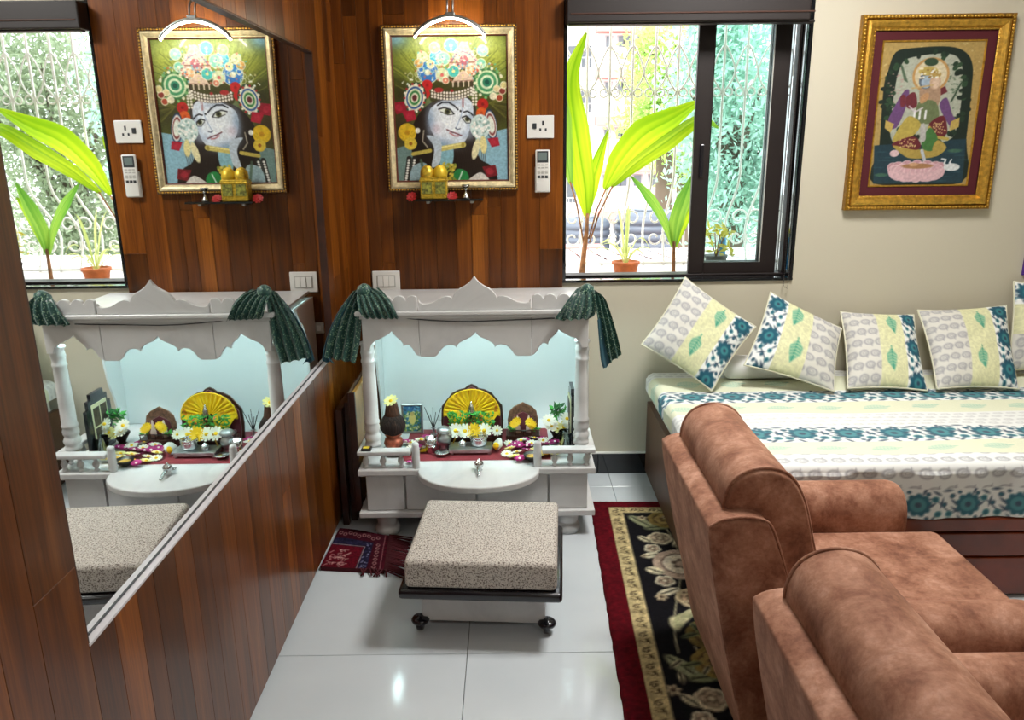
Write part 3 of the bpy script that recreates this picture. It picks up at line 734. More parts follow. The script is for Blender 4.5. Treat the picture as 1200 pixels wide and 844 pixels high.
def armchair(dx, dy, label):
    X0 = dx; t = thing('armchair', label, 'armchair', (.9+dx, 1.86+dy, 0), 0, 'tan suede armchairs')
    yb0, yb1 = 1.605+dy, 2.18+dy
    ya0, ya1 = 1.44+dy, 2.245+dy; aw = .15
    slab = spline([(.575+X0, .035), (.62+X0, .03), (.70+X0, .05), (.69+X0, .30), (.645+X0, .50), (.595+X0, .64), (.565+X0, .672), (.50+X0, .676), (.455+X0, .662), (.448+X0, .63), (.48+X0, .45), (.535+X0, .20)], 4)
    loft('back_frame', slab, yb0, yb1, 'y', M_SUEDE, t, .018)
    tube('back_seam', [(p[0]+(.002 if i else 0), yb0+.006, p[1]) for i, p in enumerate(spline([(.575+X0, .06), (.535+X0, .20), (.48+X0, .45), (.449+X0, .63), (.458+X0, .664), (.50+X0, .678), (.565+X0, .674), (.597+X0, .64), (.64+X0, .51)], 4, False))], .0035, M_SUEDE, t, 6)
    cus = spline([(.60+X0, .36), (.55+X0, .50), (.505+X0, .62), (.497+X0, .70), (.525+X0, .755), (.585+X0, .775), (.645+X0, .755), (.685+X0, .69), (.715+X0, .58), (.745+X0, .47), (.745+X0, .385), (.68+X0, .36)], 5)
    bc = loft('back_cushion', cus, yb0+.055, yb1-.03, 'y', M_SUEDE, t, .02)
    for yy in (yb0+.066, yb1-.041):
        tube('piping', [(p[0], yy, p[1]) for p in cus], .0042, M_SUEDE, bc, 6, True)
    lboxw = lambda nm, a, b, c, d, e, f, bv, sg: box(nm, a, b, c, d, e, f, M_SUEDE, t, bv, sg, True)
    lboxw('base', .62+X0, 1.235+X0, ya0+.02, ya1-.02, .05, .27, .02, 3)
    lboxw('seat_cushion', .70+X0, 1.262+X0, ya0+aw+.002, ya1-aw-.002, .272, .392, .03, 4)
    for y0 in (ya0, ya1-aw):
        pr = spline([(y0+.012, .10), (y0+.01, .30), (y0, .42), (y0+.022, .485), (y0+aw/2, .508), (y0+aw-.022, .485), (y0+aw, .42), (y0+aw-.01, .30), (y0+aw-.012, .10)], 4)
        loft('armrest', pr, .66+X0, 1.175+X0, 'x', M_SUEDE, t, .04)
    for x in (.66, 1.17):
        for y in (ya0+.07, ya1-.07): lathe('foot', [(.022, .0125), (.026, .05), (.026, .055)], M_DKWOOD, t, (x+X0, y, 0), 14)
    return t
armchair(0, 0, 'tan suede armchair beside the divan bed, its arm against the bedspread')
armchair(.015, -.845, 'tan suede armchair standing next to the other armchair, away from the bed')

# ------------------------------------------------------------------ rugs
def rug():
    ang = math.radians(-1.75); t = thing('floor_rug', 'black floral rug with cream scroll border and plain maroon edge under the armchairs', 'rug', (.335, 3.095, 0), ang)
    Lx, Ly, d = 1.35, 2.75, .0055
    us = np.arange(0, Lx+d, d); vs = np.arange(0, Ly+d, d); U, V = np.meshgrid(us, vs)
    E = np.minimum(np.minimum(U, Lx-U), np.minimum(V*1.15, Ly-V))
    p = Paint(U, V, '131216', .008)
    g = np.random.default_rng(4)
    def peony(x, y, r, c1, c2, n=9):
        p.flower(x, y, r, c1, None, n, .3, 1, .8); p.flower(x, y, r*.72, '3a2a26', None, n, .3, .55, .75); p.flower(x, y, r*.66, c2, None, n-2, .1, 1, .75)
        p.flower(x, y, r*.36, '4a3a30', None, 6, .4, .8); p.ell(x, y, r*.2, r*.2, c1)
    def lf(x, y, l, w, rot, col):
        p.ell(x, y, l, w, col, rot); p.line([(x-l*.8*math.cos(rot), y-l*.8*math.sin(rot)), (x+l*.8*math.cos(rot), y+l*.8*math.sin(rot))], .006, '2a2a24')
    for rep in range(3):
        oy = rep*.92+.10; ox = .15
        st = [(ox+.10+.055*math.sin(t_*5), oy+t_) for t_ in np.linspace(0, .95, 24)]; p.line(st, .006, 'a8a080')
        for xx in (0, .42, .84):
            m = -1 if xx else 1
            lf(ox+xx+.05, oy+.10, .075, .026, .9, '8f9270'); lf(ox+xx+.11, oy+.14, .06, .022, -.2, '7d8260')
            peony(ox+xx+.15, oy+.075, .075, '8a7440', 'a58a52', 8)
            peony(ox+xx+.10, oy+.235, .05, 'cfc0a0', 'b9a48a', 6); lf(ox+xx+.04, oy+.24, .032, .018, .8, 'cfc4a2'); lf(ox+xx+.165, oy+.27, .035, .018, 2.2, 'cfc4a2')
            peony(ox+xx+.06, oy+.315, .034, 'd6cdb0', 'c4ae94', 5); lf(ox+xx+.05, oy+.365, .034, .022, -.3, 'cfc8ac')
            peony(ox+xx+.15, oy+.43, .105, 'b9a08c', 'd9cbb4', 12)
            lf(ox+xx+.045, oy+.475, .035, .024, .5, 'd0c6a6'); peony(ox+xx+.07, oy+.545, .037, 'd2c8ac', 'bfa890', 5)
            peony(ox+xx+.145, oy+.65, .058, 'c9b690', 'b59a7c', 7); lf(ox+xx+.07, oy+.615, .045, .02, -.5, 'd4caae')
            for k in range(5): p.ell(ox+xx+.06+.02*k, oy+.80-.018*k, .04, .017, '9a9a74' if k % 2 else 'b4ae88', 1.5+.3*k)
            peony(ox+xx+.17, oy+.86, .085, '7d6a3c', '9a8450', 8)
    for k in range(70):
        x, y = g.uniform(.14, .62), g.uniform(.1, 1.75); r = g.uniform(.012, .024)
        if k % 3: lf(x, y, r*1.5, r*.6, g.uniform(0, 3), ['8f9270', 'c4b894', '6f7450'][k % 3])
        else: p.flower(x, y, r, 'b9a888', '4a3a30', 6, k)
    b0, b1 = .072, .132
    p.put(E-b1, 'c0ae80'); K = 1-np.clip(.5-(E-b1)/.008, 0, 1)
    inb = (E < b1) & (E > b0-.01)
    S = np.where(E == U, V, np.where(E == Lx-U, V+.5, U)); Q = E-(b0+b1)/2
    q = Paint(wrap(S, .078), Q, 'c0ae80', .006); q.noise(.1, .02, 8)
    q.line([(-.028, .010), (-.022, -.010), (-.010, -.013), (-.004, -.002), (-.012, .008), (-.017, .0)], .0042, '3a2e22'); q.line([(.002, .018), (.010, .004), (.006, -.014)], .004, '84734e'); q.line([(.016, -.016), (.024, -.002), (.020, .012), (.030, .016)], .0036, '5a4a34'); q.ell(.014, .008, .006, .004, '2f251c', .6)
    p.c = np.where(inb[..., None], q.c, p.c)
    q2 = Paint(U, V, '580a15', .006); q2.noise(.12, .01, 9)
    p.c = np.where((E < b0)[..., None], q2.c, p.c); p.noise(.12, .012, 11); p.noise(.10, .005, 12)
    hgt = .011+.002*(p.c.mean(-1) > .3)*(E > b0)+.001*np.random.default_rng(3).random(U.shape)
    hgt = np.where(E < .004, .002, hgt)
    rag = .003*np.sin(U*140)*(V < .004)+.0012*np.sin(V*60+np.sin(V*31))*(U < .004)
    Pm = np.stack([U+rag*(U < .004), -V+rag*(V < .004), hgt], -1)
    link('rug_pile', grid_mesh('rug_pile', Pm, s2l(np.clip(p.c, 0, 1)), True, True), vcol('tufted_wool', .95, .5, 350, 0, .1), t)
    W2 = box_v(0.003, Lx-.003, -Ly+.003, -.003, .0005, .002); link('rug_backing', mesh('rug_backing', *W2), plain('rug_backing_cloth', '4a1418', .9), t)
rug()
def prayer_mat():
    t = thing('prayer_mat', 'small maroon fringed prayer mat lying folded by the wood-panelled wall', 'mat', (-.59, 2.70, 0))
    A = [atz(398, 619, .018), atz(456, 627, .018), atz(450, 668, .018), atz(375.5, 664, .018)]     # tl tr br bl
    A[0].x = A[0].x; n = 110; u, v = np.meshgrid(np.linspace(0, 1, n), np.linspace(0, 1, n))
    q = [np.array(a) for a in A]
    P_ = ((1-u)*(1-v))[..., None]*q[0]+(u*(1-v))[..., None]*q[1]+(u*v)[..., None]*q[2]+((1-u)*v)[..., None]*q[3]
    p = Paint(u, v, '3c0a16', .02)
    p.poly([(-.1, .3), (.86, .16), (.86, .99), (-.1, .99)], '201c32'); p.noise(.25, .05, 3)
    p.poly([(-.1, .02), (.92, .02), (.92, .26), (-.1, .26)], '380c18'); p.poly([(-.1, .44), (.58, .44), (.54, 1.1), (-.1, 1.1)], '560a18'); p.poly([(.74, .26), (.93, .26), (.93, 1.1), (.72, 1.1)], '3a0a16')
    p.line([(-.05, .42), (.6, .42), (.56, 1.05)], .012, 'b49a92'); p.line([(.93, .0), (.93, 1.0)], .012, '9a6a6a')
    g = np.random.default_rng(6)
    for k in range(26):
        x, y = g.uniform(.03, .34), g.uniform(.56, .98); p.line([(x, y), (x+g.uniform(-.05, .06), y-.05), (x+.05, y-.07+g.uniform(0, .05))], .018, 'b9968e', .8)
    for k in range(9): x = .08+k*.09; p.ell(x, .13+.03*math.sin(k*2), .03, .035, 'a8857e', 0, .8, ring=.008)
    for k in range(7): p.ell(.83, .34+k*.1, .028, .03, 'a8857e', 0, .8, ring=.009)
    for k in range(30): p.ell(g.uniform(.6, .72), g.uniform(.3, 1), .012, .012, '8a8aa8', 0, .7)
    p.noise(.2, .02, 4)
    P_[..., 2] += .003*np.sin(u*5+v*3)*(v < .3)
    o = np.array(t.location); Pl = P_-o
    link('mat_top', grid_mesh('mat_top', Pl, s2l(np.clip(p.c, 0, 1)), True, True), vcol('mat_weave', .95, .3, 300, 0, .1), t)
    bt = P_.copy()[::4, ::4]; bt[..., 2] = .001; M_MAROON = plain('maroon_wool', '4a0a16', .95)
    bnd = [(0, i) for i in range(0, n, 4)]+[(i, n-1) for i in range(0, n, 4)]+[(n-1, i) for i in range(n-1, -1, -4)]+[(i, 0) for i in range(n-1, -1, -4)]
    top = [P_[b] for b in bnd]; bot = [np.array((p_[0], p_[1], .001)) for p_ in top]; m = len(top)
    W('mat_fold', top+bot, [(i, (i+1) % m, m+(i+1) % m, m+i) for i in range(m)], M_MAROON, t)
    parts = []
    for k in range(46):
        f = k/45; b = q[1]*(1-f)+q[2]*f; e = b+np.array((.075+.02*g.random(), -.012+g.uniform(-.015, .012)-.02*f, -.012))
        parts.append(tube_v([b, (b+e)/2+np.array((0, 0, .001)), e], .0032, 5))
    for k in range(9):
        f = .5+k*.05; b = q[3]*(1-f)+q[2]*f+np.array((.03, 0, 0)); e = b+np.array((g.uniform(-.02, .03), -.03, -.012)); parts.append(tube_v([b, (b+e)/2, e], .003, 5))
    vs, fs = merge(*parts); setp(W('fringe', vs, fs, M_MAROON, t, True), kind='stuff')
prayer_mat()
# ------------------------------------------------------------------ framed pictures
def frame_ring(name, x0, x1, z0, z1, yw, prof, mat, parent):
    """prof: list of (inset, depth from wall)"""
    vs, fs = [], []
    for ins, d in prof:
        vs += [(x0+ins, yw-d, z0+ins), (x1-ins, yw-d, z0+ins), (x1-ins, yw-d, z1-ins), (x0+ins, yw-d, z1-ins)]
    for i in range(len(prof)-1):
        for k in range(4): fs.append((i*4+k, i*4+(k+1) % 4, (i+1)*4+(k+1) % 4, (i+1)*4+k))
    return W(name, vs, fs, mat, parent)
def beads(name, x0, x1, z0, z1, y, step, r, mat, parent):
    parts = []
    def run(a, b):
        L = (b-a).length; n = int(L/step)
        for i in range(n):
            c = a+(b-a)*((i+.5)/n)
            parts.append(([c+Vector(d)*r for d in ((1, 0, 0), (0, 0, 1), (-1, 0, 0), (0, 0, -1), (0, -1.1, 0))], [(0, 1, 4), (1, 2, 4), (2, 3, 4), (3, 0, 4)]))
    c = [Vector((x0, y, z0)), Vector((x1, y, z0)), Vector((x1, y, z1)), Vector((x0, y, z1))]
    for k in range(4): run(c[k], c[(k+1) % 4])
    vs, fs = merge(*parts); o = W(name, vs, fs, mat, parent, True); return o
def print_panel(name, x0, x1, z0, z1, y, paint_fn, step, Wc, Hc, mat, parent):
    nu, nv = int((x1-x0)/step)+1, int((z1-z0)/step)+1
    u, v = np.meshgrid(np.linspace(0, 1, nu), np.linspace(0, 1, nv))
    p = Paint(u*Wc, v*Hc, 'ffffff', step/(x1-x0)*Wc*1.3); paint_fn(p)
    o = rootoff(parent); P_ = np.stack([x0+(x1-x0)*u-o.x, np.full_like(u, y-o.y), z1-(z1-z0)*v-o.z], -1)
    return link(name, grid_mesh(name, P_, p.out(), False, True), mat, parent)
def paint_deity_face(p):
    def q(x, y): return (x-(25-15*(1-(y-10)/810)), y-10)
    def E(x, y, a, b, c, rot=0, op=1., ring=None): x, y = q(x, y); p.ell(x, y, a, b, c, rot, op, ring)
    def PG(pts, c, op=1.): p.poly([q(*t) for t in pts], c, op)
    def SP(pts, c, op=1.): p.poly([q(*t) for t in spline(pts, 4)], c, op)
    def LN(pts, w, c, op=1.): p.line([q(*t) for t in pts], w, c, op)
    def FL(x, y, r, c, ctr=None, n=6, rot=0, k=.9): x, y = q(x, y); p.flower(x, y, r, c, ctr, n, rot, 1, k)
    p.c[:] = hx('5f6c2c')
    def SF(x, y, a, b, c, op=1., rot=0): x, y = q(x, y); p.soft(x, y, a, b, c, op, rot)
    SF(340, 130, 260, 150, 'a4b860', .8); SF(110, 150, 90, 110, 'a4ac44', .8); SF(590, 120, 80, 120, 'b4bc50', .8); SF(30, 20, 70, 50, '86b4c4', 1)
    SF(610, 420, 110, 140, '3e3814', .9); SF(60, 330, 90, 110, '3c3a18', .9); SF(50, 520, 80, 120, '40281c', .8)
    g = np.random.default_rng(2)
    for k in range(70):
        a = g.uniform(-2.9, -.2); r0, r1 = g.uniform(200, 320), g.uniform(330, 430); LN([(340+r0*math.cos(a), 380+r0*math.sin(a)), (340+r1*math.cos(a+.05), 380+r1*math.sin(a+.05))], 6, '3c4a1c' if k % 2 else 'b4bc5a', .35)
    for k in range(26):
        a = g.uniform(-.5, .6); LN([(560, 380), (560+110*math.cos(a), 380+150*math.sin(a))], 5, '6a6a2c', .5)
    PG([(480, 560), (680, 520), (680, 840), (480, 840)], '8fb6c4'); PG([(-20, 640), (130, 600), (150, 840), (-20, 840)], '7fa0a8', .8)
    SP([(250, 360), (150, 440), (105, 560), (120, 700), (180, 780), (330, 800), (420, 830), (600, 830), (570, 740), (500, 690), (475, 560), (480, 400), (400, 330)], '21150f')
    for k in range(16): LN([(360+12*k, 640), (380+10*k, 720), (370+13*k, 820)], 4, '3a2a20', .6)
    SP([(270, 600), (345, 620), (340, 730), (275, 745)], '8bb9c6'); SP([(222, 405), (300, 358), (400, 342), (456, 372), (466, 440), (445, 530), (420, 590), (372, 625), (305, 612), (240, 562), (210, 480)], 'dde6f1')
    SF(340, 470, 100, 95, 'f2f6fb', .85); SF(218, 480, 26, 90, '8fa6c0', .8); SF(300, 606, 80, 26, '93aac4', .8, .25); SF(455, 500, 24, 80, '9fb2ca', .7); SF(250, 520, 30, 30, 'd8b8c4', .45); SF(420, 560, 34, 26, 'b4c4da', .7)
    SF(330, 370, 90, 18, '8c9cb8', .5, .1)
    for e in (((262, 388), (290, 372), (325, 372), (358, 392), (379, 414)), ((412, 428), (432, 423), (452, 434), (462, 446))): LN(e, 8, '171a24')
    E(313, 424, 42, 17, 'e6ebe4', .28); E(318, 424, 17, 16, '5c5f3c', .2); E(319, 424, 8, 8, '15130f'); LN([(268, 410), (300, 402), (335, 412), (355, 438)], 7, '171a24'); LN([(280, 425), (320, 443), (352, 440)], 4, '171a24')
    E(430, 470, 27, 17, 'e6ebe4', .5); E(432, 468, 14, 14, '5c5f3c'); E(433, 468, 7, 7, '15130f'); LN([(402, 458), (425, 450), (448, 466), (452, 486)], 7, '171a24'); LN([(405, 466), (425, 490), (448, 490)], 4, '171a24')
    LN([(404, 405), (396, 450), (372, 505), (366, 518)], 5, '9fb2ca', .9); LN([(362, 518), (376, 526), (390, 522)], 5, '3c4a66'); LN([(404, 350), (404, 400)], 3, '9a4a4a'); LN([(412, 350), (410, 402)], 3, '9a4a4a'); E(393, 422, 6, 6, '222222')
    LN([(314, 526), (340, 540), (366, 548), (398, 562)], 7, '6a2a34'); LN([(330, 546), (356, 562), (378, 564)], 8, 'bf7f86')
    # headdress
    SP([(215, 330), (250, 250), (330, 190), (470, 180), (540, 240), (520, 330), (470, 300), (380, 320), (290, 350), (235, 370)], '3a3418', .75)
    for j in range(3):
        for k in range(15):
            t = k/14; E(232+240*t, 305+j*17+26*math.sin(t*3.0)-22*t, 8, 8, 'ece6da'); E(232+240*t, 305+j*17+26*math.sin(t*3.0)-22*t, 8, 8, '5a4a3c', 0, .8, ring=1.3)
    E(270, 303, 26, 14, 'a83434'); E(345, 308, 10, 8, 'a83434')
    for j in range(2):
        for k in range(6): E(465+j*18, 300+k*17, 7, 7, 'e8e2d4')
    PG([(330, 150), (398, 38), (425, 40), (500, 150), (506, 186), (330, 186)], 'd9b3a4'); PG([(350, 150), (405, 70), (480, 150)], 'e8cfc0')
    LN([(330, 152), (500, 152)], 8, '9a6a5a'); LN([(345, 146), (370, 108), (408, 92), (450, 108), (486, 146)], 6, '8a6a9a'); LN([(330, 180), (506, 180)], 5, 'a88070')
    for k in range(6): E(358+24*k, 165, 7, 7, '9a4a5a' if k % 2 else 'eeeeee')
    FL(415, 140, 26, 'b86a7a', 'e8d0c0', 6); PG([(345, 262), (372, 218), (405, 196), (445, 200), (478, 255)], 'dcc4b0'); LN([(345, 258), (478, 252)], 8, 'a08070')
    for k in range(9): LN([(352+15*k, 258), (352+15*k, 284)], 7, '4a382e' if k % 2 else 'e0d0c0')
    for x, y, r, c, c2 in ((210, 205, 58, '3f7fc8', 'e8e8d0'), (262, 122, 40, '49b8d8', 'e8f0e0'), (342, 60, 36, '52c0d0', 'bfe8e0'), (355, 200, 32, '58c0b8', 'e8e0a0'), (290, 220, 34, 'cfd8b0', 'd86a6a'), (180, 118, 26, 'd8d8b0', '8ab070'), (160, 155, 24, 'd8a860', 'e8e0c0'), (300, 130, 34, '8fd0c0', 'f0f0d0'), (520, 90, 30, '9fd8c8', 'e0f0e0'), (510, 160, 26, '7fc8b0', 'ffffff'), (455, 195, 28, 'e0b080', 'f0e0c0'), (480, 200, 20, 'd06a50', 'e0a090'), (250, 70, 28, '9fc890', 'e0e8c0'), (225, 160, 22, 'e8e0b0', '70a0c0'), (310, 250, 18, 'd88a70', 'f0e8d0')):
        FL(x, y, r, c, c2, 7, x); E(x, y, r*1.05, r*1.05, 'eef0e0', 0, .75, ring=2.6)
    for k in range(60): E(g.uniform(150, 540), g.uniform(20, 260)*1, 6, 6, ['f2f4e8', '5fb8c8', 'e0d890', 'd87a70'][k % 4], 0, .7)
    for k in range(150):
        a = g.uniform(-2.9, -.25); r = g.uniform(130, 290); x, y = 350+r*1.05*math.cos(a), 330+r*math.sin(a)
        if y > 20: E(x, y, g.uniform(3, 7), g.uniform(3, 6), ['f4f6ee', '58b8c8', '3f8ac0', 'e8dca0', 'c85a50', '6ab08a', 'ffffff'][k % 7], 0, .85)
    for k in range(34):
        a = g.uniform(-2.8, -.4); r = g.uniform(170, 270); x, y = 350+r*math.cos(a), 330+r*math.sin(a); E(x, y, 15, 15, 'e6ecdc', 0, .7, ring=1.8)
    for x, y, r in ((205, 275, 30), (190, 322, 30)): FL(x, y, r, 'c22c2c', 'a01c20', 7)
    for rr, c in ((1, '2c4c3a'), (.86, 'e8e4d0'), (.72, '2c5c9a'), (.6, 'dfe6c8'), (.46, '3f8a4a'), (.32, 'e0dcc8'), (.2, '6a3030')): E(132, 345, 66*rr, 88*rr, c, .2)
    for k in range(18): a = k*2*PI/18; E(132+58*math.cos(a), 345+78*math.sin(a), 7, 7, 'b03030' if k % 2 else 'f0ead8')
    for rr, c in ((1, '3f7a4a'), (.84, 'cfe0b8'), (.7, '4f9a6a'), (.5, 'd8e8c8'), (.34, '3a8a6a'), (.18, '20584a')): E(545, 262, 76*rr, 78*rr, c, .4)
    for k in range(14): a = k*2*PI/14; E(555+78*math.cos(a), 268+82*math.sin(a), 9, 9, 'e0dcc0' if k % 2 else '7ab070')
    for x, y, c in ((600, 300, 'e0d0a0'), (632, 312, '8a3a30'), (616, 350, 'a84a30'), (640, 280, 'd8cc90'), (580, 340, 'e8e0c0')): E(x, y, 19, 19, c); E(x, y, 19, 19, 'f0ead0', 0, .8, ring=2.5)
    FL(520, 385, 32, 'b82a24', '8a1a1a', 8); FL(514, 436, 32, 'd8642a', 'b84a1c', 8)
    for rr, c in ((1, '26385c'), (.86, 'e8e6dc'), (.72, '7a2a2a'), (.58, 'e0e4d8')): E(568, 500, 34*rr, 88*rr, c, -.15)
    E(505, 512, 58, 70, 'cfe0dc'); 
    for k in range(40): a, r = g.uniform(0, 6.28), g.uniform(0, 1)**.5; E(505+52*r*math.cos(a), 512+62*r*math.sin(a), 8, 8, 'f4f4ee' if k % 3 else '9ab8b0')
    E(480, 640, 20, 62, 'e4dcb0', .25); E(524, 616, 20, 50, 'e8dc9c', -.05)
    for x, y, r, c in ((583, 602, 36, 'a82438'), (40, 400, 46, 'a01c34'), (98, 446, 42, 'b0203a'), (562, 770, 46, '7a1c24')): PG([(x-r, y-r*.6), (x+r*.7, y-r*.8), (x+r, y+r*.5), (x-r*.3, y+r*.8)], c); E(x, y, r*.5, r*.4, 'c84050', .4, .5)
    FL(85, 540, 52, 'e0bc2c', 'c89418', 9); FL(103, 604, 36, 'e2c648', 'a86a20', 7); E(145, 530, 14, 16, 'e8e8e0')
    LN([(115, 664), (215, 646)], 22, 'c4b45a'); LN([(275, 636), (408, 614)], 30, 'cfc272'); LN([(280, 628), (400, 607)], 7, 'eee4a0'); E(404, 616, 9, 15, 'a89848')
    SP([(195, 560), (235, 562), (268, 580), (282, 620), (268, 720), (222, 740), (238, 650), (225, 600)], 'c3d0dc'); LN([(180, 530), (172, 590), (200, 625)], 8, 'a8a090')
    for x in (72, 104):
        LN([(x+20, 690), (x, 830)], 30, '26241f')
        for k in range(9): E(x+18-k*2.5, 700+k*15, 8, 7, 'ecebe4')
    SP([(110, 740), (190, 720), (210, 840), (100, 840)], '9db7bd'); LN([(160, 700), (185, 830)], 16, '58705a', .8)
    for k in range(50): E(g.uniform(290, 360), g.uniform(715, 820), 9, 7, ['b8a83c', '8a9a3a', 'd8c858'][k % 3], g.uniform(0, 3))
    SP([(350, 800), (370, 755), (420, 765), (440, 810), (410, 835)], '2a8a4a'); SP([(430, 835), (480, 785), (520, 780), (560, 835)], 'd9d4cc'); LN([(380, 820), (400, 770)], 8, 'c8e0d0')
    SF(340, 60, 260, 60, 'd8f0dc', .35); p.noise(.08, 7, 5); p.c = np.clip(p.c, 0, 1)**1.08
def paint_lotus(p):
    def q(x, y):
        t = (y-70)/730; xl = 140-85*t; xr = 675-110*t; return ((x-xl)/(xr-xl)*500, y-70)
    def E(x, y, a, b, c, rot=0, op=1., ring=None): x, y = q(x, y); p.ell(x, y, a, b, c, rot, op, ring)
    def SP(pts, c, op=1.): p.poly([q(*t) for t in spline(pts, 4)], c, op)
    def PG(pts, c, op=1.): p.poly([q(*t) for t in pts], c, op)
    def LN(pts, w, c, op=1.): p.line([q(*t) for t in pts], w, c, op)
    p.c[:] = hx('b9964a'); g = np.random.default_rng(5)
    for k in range(160): p.ell(g.uniform(0, 500), g.uniform(0, 730), 5, 4, 'd8bc74' if k % 2 else '94702c', 0, .7)
    SP([(80, 790), (110, 600), (135, 300), (160, 210), (200, 120), (300, 100), (480, 95), (570, 125), (605, 190), (600, 300), (570, 560), (540, 790)], '12261c')
    PG([(84, 590), (570, 560), (545, 790), (76, 790)], '173a48')
    SP([(170, 545), (190, 330), (225, 190), (290, 145), (480, 130), (545, 180), (550, 300), (525, 480), (470, 570), (250, 590)], 'aeb39e')
    for k in range(90):
        a = g.uniform(0, 6.28); E(360+205*math.cos(a)+g.normal()*14, 340+230*math.sin(a)+g.normal()*14, 15, 11, ['1c3a24', '274a2c', '12261c'][k % 3], a)
    for k in range(40): E(g.uniform(95, 560), g.uniform(610, 780), 26, 3, '24505c', 0, .7)
    for k in range(30): E(205+30*g.normal(), 300+80*g.normal()*.7, 5, 3, 'c88a8a', 0, .7); E(510+22*g.normal(), 300+80*g.normal()*.7, 5, 3, '4a6a4a', 0, .8)
    for k in range(14): LN([(225+k*1.5, 180+k*6), (235+k*2, 190+k*6)], 5, '3a5a3c', .8); LN([(550-k*4, 270+k*7), (540-k*4, 280+k*7)], 6, '2c4a30', .9)
    E(385, 235, 92, 88, 'c8924a'); E(385, 235, 80, 76, 'd8c8a0'); E(388, 170, 34, 20, '2c4a30')
    SP([(230, 330), (270, 310), (250, 400), (200, 500), (150, 480)], '6a3f7a'); SP([(430, 380), (470, 350), (500, 440), (535, 470), (500, 510), (450, 440)], '6a3f7a')
    PG([(145, 460), (190, 480), (170, 525), (140, 500)], 'c8a848'); PG([(490, 470), (535, 450), (530, 500), (480, 520)], 'c8a848')
    SP([(255, 345), (300, 320), (310, 390), (260, 400)], '74202c'); PG([(420, 310), (460, 290), (472, 320), (430, 340)], '74202c'); SP([(225, 340), (250, 335), (250, 385), (225, 390)], '7a2430')
    SP([(330, 300), (430, 290), (420, 390), (340, 400)], 'b08a6a'); SP([(320, 370), (410, 370), (420, 470), (310, 470)], '6a7a4a')
    E(360, 262, 36, 42, '5a6a7a'); E(362, 268, 26, 32, '9ab0c4'); E(408, 270, 28, 36, 'cfa684'); E(410, 275, 18, 26, 'dcb89a'); E(372, 215, 48, 22, 'c4a848'); E(408, 232, 30, 18, 'b89440')
    for k in range(26): E(330+g.uniform(0, 100), 200+g.uniform(0, 50), 6, 5, ['e8dcb0', 'a07830', 'e8e8e0'][k % 3])
    E(350, 350, 18, 30, 'c8905c', .6); LN([(285, 300), (395, 285)], 7, 'c8a460')
    for x in (300, 328, 358): LN([(x, 415), (x-6, 455)], 10, 'dfe2e0')
    LN([(270, 390), (300, 420), (340, 400)], 8, 'd8c8d8', .8)
    SP([(215, 500), (270, 440), (330, 480), (290, 540), (210, 570), (180, 565)], 'bfa63c'); SP([(180, 580), (290, 545), (330, 590), (300, 620), (210, 610)], '6e1522'); SP([(185, 590), (300, 615), (400, 600), (410, 650), (280, 660), (220, 630)], 'b89a3a')
    SP([(375, 480), (450, 440), (470, 520), (440, 550), (390, 530)], '6e1522'); LN([(375, 500), (410, 550), (470, 560)], 16, 'c4a83c'); SP([(340, 560), (380, 500), (420, 560), (390, 620), (340, 610)], '3f7a34'); SP([(390, 610), (420, 565), (465, 605), (410, 650)], 'b89a3a')
    for k in range(40): E(g.uniform(215, 300), g.uniform(560, 600), 3, 3, 'd8b870'); E(g.uniform(395, 460), g.uniform(470, 530), 3, 3, 'd8b870')
    SP([(330, 500), (350, 480), (355, 560), (330, 570)], 'b9b4b0'); LN([(335, 620), (350, 680)], 16, 'b8c0c8')
    for n_, r1, yy, c in ((13, 150, 700, 'c98c98'), (11, 130, 712, 'dba6b0')):
        for k in range(n_):
            a = PI*(k+.5)/n_; E(305-r1*.8*math.cos(a), yy+28-18*math.sin(a)*0-(0 if k % 2 else 14), 36, 26+20*math.sin(a), c, (PI/2-a)*.5); E(305-r1*.8*math.cos(a), yy+28-(0 if k % 2 else 14), 36, 26+20*math.sin(a), 'efccd0', (PI/2-a)*.5, .7, ring=2)
    E(310, 700, 80, 14, 'b07a48'); E(290, 692, 24, 10, 'd8a070')
    for k in range(9): a = PI*(k+.5)/9; E(305-120*math.cos(a), 738+22*math.sin(a), 30, 24, 'e0b0b8', (PI/2-a)*.6)
    E(190, 632, 24, 18, 'd8b4b8'); E(490, 708, 42, 20, 'd8dcdc'); LN([(470, 705), (452, 690), (460, 668), (440, 664)], 9, 'd8dcdc'); LN([(505, 700), (480, 685), (490, 668)], 8, 'd8dcdc')
    E(120, 745, 34, 9, '3a6a54'); E(508, 622, 36, 9, '3a6a54'); p.noise(.07, 8, 6); L_ = p.c.mean(-1, keepdims=True); p.c = (p.c*.8+L_*.2)*.92
M_PRINT = vcol('glossy_print', .35, 0, 0, .5); M_PRINT2 = vcol('matt_print', .6, 0, 0, .1)
YP = YB-PT
pk = thing('framed_picture', 'pale gilt-framed picture of a jewelled flute player\'s face on the wood panelling', 'picture', (-.237, YP, 1.32))
M_FRDARK = plain('dark_carved_edge', '5a3a1c', .5, metal=.3, var=.4, vscale=90, bump=.4, bscale=120)
KX0, KX1, KZ0, KZ1 = -.514, .041, 1.320, 1.979
frame_ring('frame_edge', KX0, KX1, KZ0, KZ1, YP, [(0, .0005), (0, .022), (.004, .027), (.011, .026), (.012, .022)], M_FRDARK, pk)
beads('carved_edge', KX0+.007, KX1-.007, KZ0+.007, KZ1-.007, YP-.026, .012, .005, M_GOLD, pk)
frame_ring('frame_moulding', KX0+.012, KX1-.012, KZ0+.012, KZ1-.012, YP, [(0, .018), (.003, .030), (.010, .033), (.018, .028), (.024, .022), (.027, .022)], M_PALEGOLD, pk)
